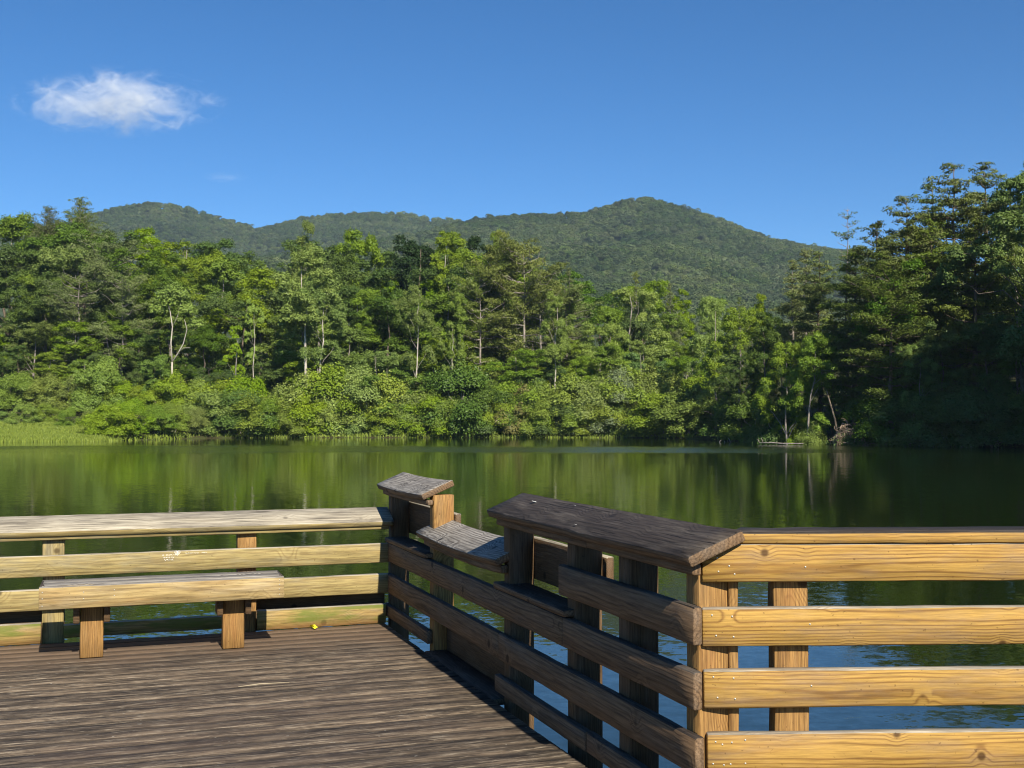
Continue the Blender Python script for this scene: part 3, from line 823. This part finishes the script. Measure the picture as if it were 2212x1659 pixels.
P_('slender', 976, 136.2, 690, .8, label='thin straight white bole, left one of the twin white trunks', var=0)
P_('poplar', 899, 137.2, 610, .7, label='poplar with a short bright bole left of the twin white trunks', var=2)
P_('poplar', 1197, 137.4, 640, .75, label='poplar with a bare white crooked bole right of the olive pines', var=1)
P_('slender', 508, 140, 700, .8, label='slim grey white bole in the dark gap left of the thick white bole', var=0)
P_('slender', 548, 141, 640, .6, label='thin half bare tree beside the dark gap on the far bank', var=1)
for u, t, w_ in ((170, 590, 1.1), (262, 600, 1.0)):
    P_('brownpine', u, 143, t, w_, label='olive brown pine with bare grey limbs low among the left far trees', group='olive brown pines at the left of the far bank')
for u, t, w_ in ((1085, 560, 1.05), (1130, 545, .95), (1165, 580, .9), (1035, 600, .85)):
    P_('brownpine', u, 149 + rng.uniform(-2, 2), t, w_, label='olive brown pine in the clump mid way along the far bank', group='olive brown pine clump on the far bank')
for u, t in ((1232, 575), (1375, 585), (1450, 610), (1600, 640)):
    P_('whitepine', u, 158, t, .7, label='thin pine tip showing above the right hand treetops of the far bank', group='thin pine tips against the hillside')
P_('bright', 655, 160, 500, .62, label='pointed yellow green crown standing highest before the left hill saddle', var=1)
P_('bright', 765, 158, 515, .8, label='broad bright crown right of the pointed yellow green crown', var=0)
P_('bright', 1365, 152, 602, 1.0, label='rounded lush bright green crown below the right slope of the peak', var=2)
P_('pale', 345, 136, 755, 1.0, label='small pale flowering tree before the Y forked slender tree', cat='tree')
P_('pale', 1385, 138, 745, 1.0, label='small yellow tinted pale tree among the right far bank greenery', cat='tree')

ZONES = ((0, 280, 'at the left end of the far bank'), (280, 620, 'under the left hill across the lake'), (620, 860, 'behind the thick white bole across the lake'), (860, 1180, 'around the twin white trunks across the lake'), (1180, 1460, 'under the highest hill across the lake'), (1460, 1720, 'beside the shaded right shore across the lake'))
KW = {'bright': 'bright yellow green broadleaf tree', 'mid': 'mid green broadleaf tree', 'deep': 'deep green broadleaf tree', 'poplar': 'open crowned pale limbed tree', 'brownpine': 'olive brown pine', 'pine': 'dark green pine', 'shrub': 'yellow green shrub', 'greenshrub': 'fresh green shrub', 'deepshrub': 'deep green shrub', 'slender': 'slender pale limbed tree', 'silver': 'silvery grey green shrub', 'rust': 'rusty tinged shrub'}
def zone_of(u):
    for a, b, z in ZONES:
        if a <= u < b: return z
    return ZONES[0][2] if u < 0 else ZONES[-1][2]
SKY_U = [0, 60, 120, 200, 260, 300, 350, 420, 470, 530, 600, 660, 720, 800, 850, 930, 1000, 1060, 1110, 1150, 1190, 1240, 1300, 1400, 1450, 1500, 1560, 1620, 1680, 1720]
SKY_T = [466, 478, 484, 492, 492, 502, 502, 508, 530, 538, 542, 528, 525, 530, 552, 545, 545, 545, 555, 580, 590, 600, 610, 612, 620, 640, 645, 650, 610, 560]
def row(y0, y1, du, lift, kinds, wts, jt=22, u0=-40, u1=1660, wf=(1.05, 1.4)):
    u = u0 + rng.uniform(0, du)
    while u < u1:
        y = rng.uniform(y0, y1)
        top = np.interp(u, SKY_U, SKY_T) + lift + rng.uniform(-jt * .3, jt)
        ks = kinds
        k = rng.choice(ks, p=wts)
        if u < 320 and k == 'bright' and rng.rand() < .75: k = 'deep'
        z = zone_of(u)
        lay = 'back row ' if lift < 30 else ('middle row ' if lift < 110 else 'front row ')
        lb = lay + KW[k] + ' ' + z
        place(k, u, y, top, rng.uniform(*wf), label=lb, group=lb)
        u += du * rng.uniform(.7, 1.3)
row(168, 176, 74, 6, ['bright', 'mid', 'deep'], [.3, .4, .3], 16)
row(154, 160, 78, 38, ['bright', 'mid', 'deep', 'brownpine'], [.34, .33, .25, .08], 34)
row(148, 152, 82, 105, ['bright', 'mid', 'deep', 'poplar'], [.33, .33, .27, .07], 50, wf=(1.1, 1.45))
row(142, 145, 92, 195, ['mid', 'deep', 'bright'], [.35, .4, .25], 60, wf=(1.2, 1.7))
# lower understorey trees and shoreline shrubs
u = -30
while u < 1560:
    k = rng.choice(['deep', 'mid', 'bright'], p=[.45, .35, .2]); lb = 'low understorey ' + KW[k] + ' ' + zone_of(u)
    if not (575 < u < 730 or 925 < u < 1030 or 470 < u < 540): place(k, u, rng.uniform(138.2, 140.), rng.uniform(745, 800), rng.uniform(1.3, 1.9), label=lb, group=lb)
    u += rng.uniform(55, 85)
def ysh(u):
    y = 130.
    for _ in range(20): y = .5 * y + .5 * float(np.interp(at(u, y), SHX, SHY))
    return y
u = -20
while u < 1540:
    k = rng.choice(['shrub', 'greenshrub', 'shrub', 'deepshrub'], p=[.42, .34, .16, .08])
    lb = 'tall second row ' + KW[k] + ' ' + zone_of(u)
    place(k, u, 135.2 + rng.uniform(-.6, .8), rng.uniform(788, 842), rng.uniform(.95, 1.25), label=lb, group=lb)
    u += rng.uniform(44, 66)
u = 236
while u < 1500:
    k = rng.choice(['shrub', 'greenshrub', 'deepshrub'], p=[.62, .30, .08])
    if k == 'deepshrub' and 400 < u < 640: k = 'shrub'
    lb = 'water edge ' + KW[k] + ' ' + zone_of(u)
    place(k, u, ysh(u) + rng.uniform(1.4, 2.8), rng.uniform(838, 878), rng.uniform(.95, 1.4), label=lb, group=lb)
    u += rng.uniform(34, 56)
for u, y, t, w_ in ((518, 131.8, 842, 1.25),):
    P_('deepshrub', u, y, t, w_, label='dark green spreading shrub hanging over the water on the far bank', cat='shrub')
P_('silver', 1335, 133.5, 800, 1.0, label='large silvery grey green shrub at the right of the far bank', cat='shrub')
P_('rust', 1110, 134.5, 820, .8, label='rusty topped shrub below the twin white trunks', cat='shrub')
P_('pale', 838, 134, 782, 1.35, label='tall domed golden green shrub left of the twin white trunks', cat='shrub')
P_('greenshrub', 222, 133.6, 775, .9, label='round light green shrub standing over the left shore thicket', cat='shrub')
# shrubs on the grassy left point
u = -30
while u < 250:
    k = rng.choice(['shrub', 'greenshrub'], p=[.7, .3]); lb = 'low ' + KW[k] + ' behind the grassy left point'
    place(k, u, rng.uniform(117, 121), rng.uniform(868, 892), rng.uniform(1.0, 1.4), label=lb, group=lb)
    u += rng.uniform(36, 55)

# --- right shore: tall dark pines and lit sprays
def RT(kind, u, y, top, wf, label, **k): return place(kind, u, y, top, wf, label=label, **k)
RT('snag', 1835, 103, 444, 1.0, 'bare topped dying pine rising above its neighbours on the right shore', var=0)
RT('pine', 1845, 101, 545, 1.25, 'dark layered pine right below the bare topped dying pine', var=2)
RT('pine', 1958, 97, 425, 1.15, 'dark pine stepping up left of the tallest right shore pines', var=0)
RT('pine', 1900, 98, 478, 1.15, 'dark pine next to the bare topped dying pine', var=2)
RT('pine', 2062, 100, 352, 1.15, 'tallest dark pine on the right shore, left of the highest pair', var=0)
RT('pine', 2142, 101, 346, 1.1, 'tallest dark pine on the right shore, right of the highest pair', var=2)
RT('pine', 2010, 97, 470, 1.25, 'mid height dark pine in front of the tallest pair', var=2)
RT('pine', 2015, 106, 398, 1.1, 'dark pine filling the step just left of the tallest pair', var=0)
RT('pine', 1770, 110, 545, 1.15, 'dark pine at the left edge of the right shore pines', var=0)
RT('pine', 1925, 93.5, 600, 1.25, 'low spreading dark pine above the root wad', var=1)
RT('deep', 1962, 95.5, 585, 1.0, 'dense deep green tree behind the low spreading shore pine', var=0)
RT('pine', 2105, 93, 470, 1.25, 'dark pine before the tallest pair near the right edge', var=2)
RT('pine', 2190, 104, 385, 1.1, 'dark pine between the tallest pair and the right edge', var=0)
RT('whitepine', 1715, 117, 560, 1.2, 'olive feathery pine where the right shore meets the far bank', var=0)
RT('whitepine', 1748, 121, 535, 1.15, 'taller olive pine behind the feathery shore pine', var=1)
RT('deep', 2215, 88, 400, .95, 'leafy tree at the right edge of the picture with a fresh green flank', var=0)
RT('mid', 2205, 95, 500, .85, 'leafy green tree at the right edge before the pines', var=2)
RT('bright', 2260, 98, 350, .8, 'tall leafy crown at the right margin beside the tallest pines', var=1)
RT('mid', 1738, 99, 730, .9, 'sunlit leafy tree leaning out over the water by the fallen log', lean=R(9), rot=0.3)
RT('mid', 1700, 101, 735, .8, 'sunlit small leafy tree just left of the leaning tree by the fallen log')
RT('mid', 1985, 92, 745, .8, 'light green drooping young tree before the dark right shore pines')
RT('mid', 1600, 121, 660, .95, 'leafy green tree at the corner where the shade begins', var=1)
RT('bright', 1545, 126, 650, .8, 'bright leafy tree next to the shaded corner', var=0)
RT('bright', 1640, 128, 650, .75, 'bright crown behind the shaded corner of the lake', var=1)
RT('deep', 1655, 112, 690, .9, 'deep green tree overhanging the shaded corner of the lake', var=0)
for i, (u, y, t, w_) in enumerate(((1510, 128.5, 868, 1.1), (1580, 118, 862, 1.2), (1632, 111, 866, 1.2), (1690, 105, 868, 1.1), (1910, 94.5, 850, 1.3), (1965, 92, 850, 1.2), (2030, 90, 860, 1.3), (2090, 88.5, 850, 1.2), (2150, 87.5, 855, 1.2), (2215, 86.5, 850, 1.3))):
    P_('deepshrub', u, y, t, w_, label='dark shaded shrub along the right shore waterline', group='dark shrubs along the right shore')
for i, (u, y, t, w_) in enumerate(((1600, 114, 780, 1.0), (1690, 109, 770, .9), (1800, 102, 720, 1.0), (1880, 97, 740, 1.2), (2040, 93, 700, 1.0), (2130, 90, 690, 1.1), (2200, 88.5, 720, 1.1), (2075, 96, 600, .9), (1960, 98, 640, 1.0))):
    P_('deep', u, y, t, w_, label='shaded deep green tree under the right shore pines', group='shaded trees under the right shore pines')
P_('shrub', 1755, 97.5, 912, .75, label='small sunlit shrub left of the root wad', cat='shrub')
# trees further round the right shore: they shade this bank
for i, (x, y, h) in enumerate(((43.5, 68, 24), (46, 63, 29), (44.5, 60, 30), (49, 57, 29), (47, 52, 23), (52, 64, 26), (53, 52, 24), (42.5, 73, 20), (50, 71, 22), (56, 58, 25), (57, 67, 24), (46, 79, 20), (51, 78, 22), (58, 77, 23))):
    spawn(('pine', 'deep', 'pine')[i % 3], x, y, h, 1.05, label='tall tree further round the right shore', group='trees further round the right shore')

def forked_tree():
    y0 = 136.6; x0 = at(372, y0); m_ = y0 / F_PX; g0 = float(ground_z(x0, y0))
    e = empty('forked_tree', (x0, y0, g0)); tag(e, 'pale Y forked slender tree behind the yellow green shrubs at left', 'tree')
    def pt(u, v, dy=0.): return np.array([(u - 372) * m_, dy, EYE + (HY - v) * m_ - g0])
    b = MB(); fork = pt(371, 782)
    b.tube([np.array([0, 0, -.5]), pt(370, 830, .1), fork], [.15, .13, .11], 6)
    b.tube([fork, pt(368, 740), pt(370, 705, .2), pt(364, 672, .3), pt(352, 640, .6)], [.10, .085, .07, .05, .02], 6)
    b.tube([fork, pt(384, 762), pt(396, 742, -.2), pt(404, 712, -.3), pt(398, 690, -.2)], [.08, .07, .06, .045, .02], 6)
    b.tube([pt(384, 762), pt(398, 752, -.5), pt(414, 752, -.8)], [.05, .04, .02], 5); b.tube([pt(370, 705, .2), pt(382, 682), pt(388, 655)], [.045, .03, .015], 5)
    b.build('trunk', B_PALE, e).matrix_basis = Matrix()
    r_ = np.random.RandomState(9); C = np.array([pt(352, 640, .5), pt(372, 628), pt(390, 640), pt(402, 672), pt(366, 655, .5), pt(418, 700, 1.), pt(335, 668, 1.), pt(384, 650, .6)])
    c, n, t = clump_leaves(C, [1.1] * len(C), r_, [700] * len(C), flat=.8, spread=(.3, 1.2), jitter=.6)
    V, Q = leaf_quads(c, n, .27, .16, r_)
    link('crown', np_mesh('crown', V, Q, None, (F_MID,), attr=t), e).matrix_basis = Matrix()
forked_tree()
# --- root wad, fallen log, sticks
def root_wad():
    e = empty('root_wad', (at(1832, 94.5), 94.5, 0.0)); tag(e, 'upturned root wad of a fallen tree lying at the right shore waterline', 'root wad')
    r_ = np.random.RandomState(4)
    b = MB()
    for i in range(230):
        th = r_.uniform(0, math.pi); ph = r_.uniform(-1.2, .5); k = r_.uniform(.45, 1.0) ** .5
        p = [np.array([1.35 * k * math.cos(th), .7 * k * math.sin(ph), 1.75 * k * math.sin(th) * math.cos(ph)])]
        d = unit(np.array([-math.sin(th), r_.normal(0, .5), math.cos(th)]) * r_.choice([-1, 1]) + r_.normal(0, .5, 3))
        for _ in range(7):
            q = p[-1]; rad = unit(q / np.array([1.35, .7, 1.75]))
            d = unit(d + r_.normal(0, .38, 3) - rad * .22); p.append(q + d * r_.uniform(.10, .22))
        p = np.array(p); p[:, 2] = np.maximum(p[:, 2], -.1)
        b.tube(p, np.linspace(.05, .014, 8) * r_.uniform(.5, 1.3), 5)
    b.build('roots', bark('root_bark', (.20, .14, .09), (.42, .32, .21)), e).matrix_basis = Matrix()
    m = MB(); n = 15
    g_ = []
    for i in range(n):
        for j in range(10):
            th = math.pi * i / (n - 1); f = (j / 9)
            rr_ = 1.15 * f * (1 + .15 * math.sin(5 * th + 1) + .1 * r_.normal())
            g_.append((rr_ * math.cos(th) * 1.1, .12 + .25 * (1 - f * f) * -1 + r_.normal(0, .05), rr_ * math.sin(th) * .95 - .1))
    m.add(g_, [(i * 10 + j, i * 10 + j + 1, (i + 1) * 10 + j + 1, (i + 1) * 10 + j) for i in range(n - 1) for j in range(9)])
    m.build('soil_disc', bark('root_soil', (.26, .19, .09), (.45, .38, .14), 2.), e).matrix_basis = Matrix()
    k = 700; c = np.c_[r_.normal(0.1, .6, k), r_.uniform(-.85, -.45, k), np.abs(r_.normal(.35, .35, k))]
    V, Q = leaf_quads(c, unit(r_.normal(size=(k, 3)) + np.array([0, -.6, .5])), .2, .09, r_)
    o = link('leaves', np_mesh('leaves', V, Q, None, (F_PALE,), attr=r_.uniform(0, 1, k)), e); o.matrix_basis = Matrix()
root_wad()
b = MB(); p = np.array([[at(1640, 98), 98, .10], [at(1665, 97.6), 97.6, .14], [at(1690, 97), 97., .08], [at(1735, 96.2), 96.2, .10]])
b.tube(p, [.05, .06, .05, .03], 7); b.tube([p[0], p[0] + np.array([-.15, 0, .35])], [.05, .02], 5); b.tube([p[0] + [.3, 0, .05], p[0] + np.array([.15, 0, .45])], [.04, .015], 5)
tag(b.build('fallen_log', B_GREY), 'pale fallen log floating left of the root wad', 'log')
for i, (u, dx, dz) in enumerate(((1578, .25, .42), (1553, -.2, .22), (1566, .12, .15))):
    b = MB(); x0 = at(u, 106); b.tube([(x0, 106, -.2), (x0 - dx * .4, 106, dz * .5), (x0 - dx, 106, dz)], [.035, .028, .012], 5)
    tag(b.build('stick', B_PALE), ('longest slanting dead stick poking from the water', 'short dead stick leftmost in the water', 'tiny dead stick between two others in the water')[i], 'stick')
b = MB()
b.tube([(at(1814, 95.6), 95.6, -.3), (at(1803, 96), 96, 2.2), (at(1786, 96.6), 96.6, 4.6)], [.10, .085, .05], 7)
tag(b.build('leaning_trunk', B_BROWN), 'bare leaning trunk rising behind the root wad', 'trunk')

# --- shore grass
def grass(name, label, us, ys, k, hmin, hmax, mat):
    u = rng.uniform(us[0], us[1], k); 
    yv = np.array([ysh(q) for q in np.linspace(us[0], us[1], 60)]); yy = np.interp(u, np.linspace(us[0], us[1], 60), yv) + rng.uniform(ys[0], ys[1], k) ** 1.0
    x = (u - CX) / F_PX * yy; z = np.maximum(ground_z(x, yy), -.05)
    h = rng.uniform(hmin, hmax, k)
    a = rng.uniform(0, 6.28, k); dx, dy = np.cos(a) * .06, np.sin(a) * .06; lx, ly = rng.normal(0, .16, k) * h, rng.normal(0, .16, k) * h
    V = np.stack([np.c_[x - dx, yy - dy, z - .05], np.c_[x + dx, yy + dy, z - .05], np.c_[x + dx * .7 + lx * .6, yy + dy * .7 + ly * .6, z + h * .7], np.c_[x + lx * 1.3, yy + ly * 1.3, z + h]], 1).reshape(-1, 3)
    o = link(name, np_mesh(name, V, np.arange(k * 4).reshape(k, 4), None, (mat,), attr=rng.uniform(0, 1, k)))
    tag(o, label, 'grass', kind='stuff')
grass('shore_grass', 'bright yellow green grass on the left point', (-60, 262), (-.4, 11.5), 42000, .12, .42, F_GRASS)
grass('shore_reeds', 'thin strip of grass along the foot of the far bank', (250, 1500), (-.2, 1.6), 4200, .1, .38, F_GRASS)

# ------------------------------------------------------------------ hills with their forest
RX1 = [(-400, 640), (300, 620), (700, 560), (900, 520), (1000, 490), (1060, 478), (1150, 468), (1250, 462), (1300, 449), (1350, 430), (1400, 420), (1440, 427), (1500, 443), (1560, 458), (1620, 483), (1680, 503), (1740, 517), (1800, 527), (1900, 548), (2100, 580), (2500, 640)]
RX2 = [(-500, 560), (0, 520), (150, 492), (200, 475), (260, 457), (330, 443), (400, 445), (450, 460), (500, 475), (560, 490), (600, 480), (650, 465), (700, 455), (760, 450), (850, 447), (920, 455), (990, 458), (1050, 474), (1150, 500), (1400, 540), (1900, 600)]
def ridge(RX, Y):
    u = np.array([a for a, _ in RX], dtype=float); t = np.array([b for _, b in RX], dtype=float)
    return (u - CX) / F_PX * Y, EYE + (HY - t) / F_PX * Y - 8.
X1, Z1 = ridge(RX1, 1300.); X2, Z2 = ridge(RX2, 1750.)
Z1 = Z1 + 9.; Z2 = Z2 + 2.
def hill_z(x, y):
    y1 = 1300 + 60 * np.sin(x * .004); y2 = 1750 + 60 * np.sin(x * .003 + 1)
    sp = 26 * fbm(x, y, 21, 4, .0085)
    a = np.interp(x, X1, Z1); b = np.interp(x, X2, Z2)
    t1 = np.clip(1 - np.abs(y - y1) / np.where(y < y1, 830., 500.), 0, 1); t2 = np.clip(1 - np.abs(y - y2) / np.where(y < y2, 900., 500.), 0, 1)
    h1 = a * (t1 ** 1.08) + sp * np.sin(np.clip(t1, 0, 1) * math.pi) ** 1.0; h2 = b * t2 ** 1.05 + sp * np.sin(t2 * math.pi)
    return np.maximum(np.maximum(h1, h2), 0) - 3.
def hill_mat():
    g = NG('hill_ground'); P = g.n('ShaderNodeTexCoord').outputs['Object']
    return g.done(g.bsdf(g.mix(g.noise(P, .03, 4), (.03, .045, .014), (.055, .07, .025)), .95, .1))
V, Q = grid(np.linspace(-1100, 1300, 161), np.linspace(420, 2200, 120), hill_z)
tag(link('hills', np_mesh('hills', V, Q, None, (hill_mat(),), smooth=True)), kind='structure')
def hill_forest():
    mats = [foliage('hill_leaf', (.062, .092, .026), .22, .2, hue=.015, patch=.9), foliage('hill_leaf_light', (.09, .125, .036), .22, .2, hue=.015, patch=.6)]
    vc = bpy.data.collections.new('hill_crown_forms')
    for i in range(6):
        r_ = np.random.RandomState(300 + i)
        C = np.c_[r_.normal(0, 1.5, 7), r_.normal(0, 1.5, 7), r_.uniform(3.5, 7.5, 7)]; Rr = r_.uniform(2.0, 3.0, 7); C[0] = (0, 0, 5.); Rr[0] = 3.9
        c, n, t = clump_leaves(C, Rr, r_, [170] + [70] * 6, flat=.95, spread=(.85, 1.08), jitter=.32, up=.25)
        V, Q = leaf_quads(c, n, 1.25, .95, r_)
        o = bpy.data.objects.new('hill_crown_form', np_mesh('hill_crown_form', V, Q, None, (mats[1 if i == 5 else 0],), attr=t)); vc.objects.link(o)
    K = 40000
    y = 560 + 1260 * rng.uniform(0, 1, K) ** .8; u = rng.uniform(-80, 2050, K); x = (u - CX) / F_PX * y
    z = hill_z(x, y)
    el = HY - (z + 8 - EYE) / y * F_PX
    # keep what faces the lake and stands above the shore trees
    front = ((y < 1330 + 60 * np.sin(x * .004)) | ((hill_z(x, y - 6) < z) & (y < 1790 + 60 * np.sin(x * .003 + 1))))
    keep = front & (el < np.interp(u, SKY_U + [1800, 2000], SKY_T + [560, 520]) + 70) & (z > 2)
    x, y, z = x[keep], y[keep], z[keep]
    me = bpy.data.meshes.new('forest'); me.vertices.add(len(x)); me.vertices.foreach_set('co', np.c_[x, y, z - .8].astype(np.float32).ravel())
    pick = rng.randint(0, 5, len(x)); lightm = fbm(x, y, 33, 3, .012) + rng.normal(0, .45, len(x)) > .75
    pick[lightm] = 5
    a = me.attributes.new('pick', 'INT', 'POINT'); a.data.foreach_set('value', pick.astype(np.int32))
    a = me.attributes.new('size', 'FLOAT', 'POINT'); a.data.foreach_set('value', rng.uniform(.6, 1.2, len(x)).astype(np.float32))
    a = me.attributes.new('turn', 'FLOAT', 'POINT'); a.data.foreach_set('value', rng.uniform(0, 6.28, len(x)).astype(np.float32))
    o = link('hillside_forest', me); tag(o, 'hazy continuous forest covering the distant hills', 'forest', kind='stuff')
    ng = bpy.data.node_groups.new('forest_cover', 'GeometryNodeTree')
    ng.interface.new_socket('Geometry', in_out='INPUT', socket_type='NodeSocketGeometry'); ng.interface.new_socket('Geometry', in_out='OUTPUT', socket_type='NodeSocketGeometry')
    N = ng.nodes.new; gi, go = N('NodeGroupInput'), N('NodeGroupOutput')
    ci = N('GeometryNodeCollectionInfo'); ci.inputs['Collection'].default_value = vc; ci.inputs['Separate Children'].default_value = True; ci.inputs['Reset Children'].default_value = True
    ip = N('GeometryNodeInstanceOnPoints'); ip.inputs['Pick Instance'].default_value = True
    def att(nm, ty): q = N('GeometryNodeInputNamedAttribute'); q.data_type = ty; q.inputs['Name'].default_value = nm; return [s for s in q.outputs if s.enabled][0]
    cx = N('ShaderNodeCombineXYZ'); L_ = ng.links.new
    L_(gi.outputs[0], ip.inputs['Points']); L_(ci.outputs[0], ip.inputs['Instance']); L_(att('pick', 'INT'), ip.inputs['Instance Index'])
    L_(att('turn', 'FLOAT'), cx.inputs[2]); L_(cx.outputs[0], ip.inputs['Rotation']); L_(att('size', 'FLOAT'), ip.inputs['Scale']); L_(ip.outputs[0], go.inputs[0])
    md = o.modifiers.new('forest_cover', 'NODES'); md.node_group = ng
    print('hill crowns', len(x))
hill_forest()

# ------------------------------------------------------------------ haze and clouds
def vol_mat(name, col, dens, aniso=0.):
    g = NG(name); v = g.n('ShaderNodeVolumePrincipled')
    v.inputs['Color'].default_value = (*col, 1); v.inputs['Density'].default_value = dens; v.inputs['Anisotropy'].default_value = aniso; v.inputs['Density Attribute'].default_value = ''
    m = g.done(v.outputs[0], True)
    return g, v, m
g, v, M_HAZE = vol_mat('haze_air', (.60, .78, 1.0), .00009)
try: M_HAZE.cycles.homogeneous_volume = True
except Exception: pass
b = MB(); b.box((0, 1000, 146), (3400, 2500, 301))
tag(b.build('haze', M_HAZE), 'thin blue haze over the lake and hills', 'haze', kind='stuff')

def cloud(name, label, u, v_, wid, hgt, dep, Y, dens, seed, thr):
    x, z = at(u, Y), EYE + (HY - v_) / F_PX * Y
    g, vn, m = vol_mat(name + '_vapour', (.97, .98, 1.0), dens, -.22)
    P = g.n('ShaderNodeTexCoord').outputs['Object']
    px, py, pz = g.sep(P)
    q = g.vm('ADD', P, (seed * 7.1, seed * 3.3, seed * 5.7))
    nz = g.noise(g.vm('MULTIPLY', q, (1.0, 1.0, 1.7)), 1.9, 9, .70, 1.0)
    ex = g.vm('MULTIPLY', P, (1 / 2.05, 1.0, 1 / .62)) 
    r = g.vm('LENGTH', ex)
    d = g.sub(g.add(g.mul(g.sub(1.0, r), .85), g.mul(g.sub(nz, .5), 2.7)), thr)
    d = g.mapr(d, 0., .7); d = g.mul(d, g.mapr(r, 1.0, .8))
    g.put(vn.inputs['Density'], g.mul(d, dens))
    b = MB(); b.box((0, 0, 0), (4.2, 2.1, 1.3))
    o = b.build(name, m); o.location = (x, Y, z); o.scale = (wid / 4.2, dep / 2.1, hgt / 1.3)
    tag(o, label, 'cloud')
    return o
cloud('cloud', 'white ragged fair weather cloud alone high at the left', 240, 215, 600, 190, 280, 2700, .0115, 3, .20)
cloud('cloud', 'faint tiny wisp of cloud above the left hill saddle', 480, 380, 130, 34, 60, 2700, .003, 5, .14)


# ------------------------------------------------------------------ light and render settings
w = bpy.data.worlds.new('World'); SC.world = w; w.use_nodes = True
nt = w.node_tree; bg = nt.nodes['Background']
hs = nt.nodes.new('ShaderNodeHueSaturation'); hs.inputs['Saturation'].default_value = 1.2; hs.inputs['Value'].default_value = 1.05
sky = nt.nodes.new('ShaderNodeTexSky'); sky.sky_type = 'NISHITA'; sky.sun_disc = False
sky.sun_elevation = R(SUN_EL); sky.sun_rotation = R(SUN_AZ)
sky.altitude = 1500.; sky.air_density = .9; sky.dust_density = .0; sky.ozone_density = 5.5
nt.links.new(sky.outputs[0], hs.inputs['Color']); nt.links.new(hs.outputs[0], bg.inputs[0]); bg.inputs[1].default_value = .077
sd = bpy.data.lights.new('sun', 'SUN'); sd.energy = 5.0; sd.angle = R(.53); sd.color = (1., .93, .80)
so = bpy.data.objects.new('sun', sd); COL.objects.link(so)
dv = Vector((math.sin(R(SUN_AZ)) * math.cos(R(SUN_EL)), math.cos(R(SUN_AZ)) * math.cos(R(SUN_EL)), math.sin(R(SUN_EL))))
so.rotation_euler = dv.to_track_quat('Z', 'Y').to_euler(); so.location = (30, -60, 60)
SC.view_settings.view_transform = 'Standard'; SC.view_settings.look = 'None'
SC.view_settings.exposure = 0.7; SC.view_settings.gamma = 1.0
SC.render.engine = 'CYCLES'
cy = SC.cycles
cy.max_bounces = 6; cy.diffuse_bounces = 2; cy.glossy_bounces = 3; cy.transmission_bounces = 3; cy.transparent_max_bounces = 8; cy.volume_bounces = 1
cy.caustics_reflective = False; cy.caustics_refractive = False
cy.use_denoising = True; cy.filter_width = 1.1
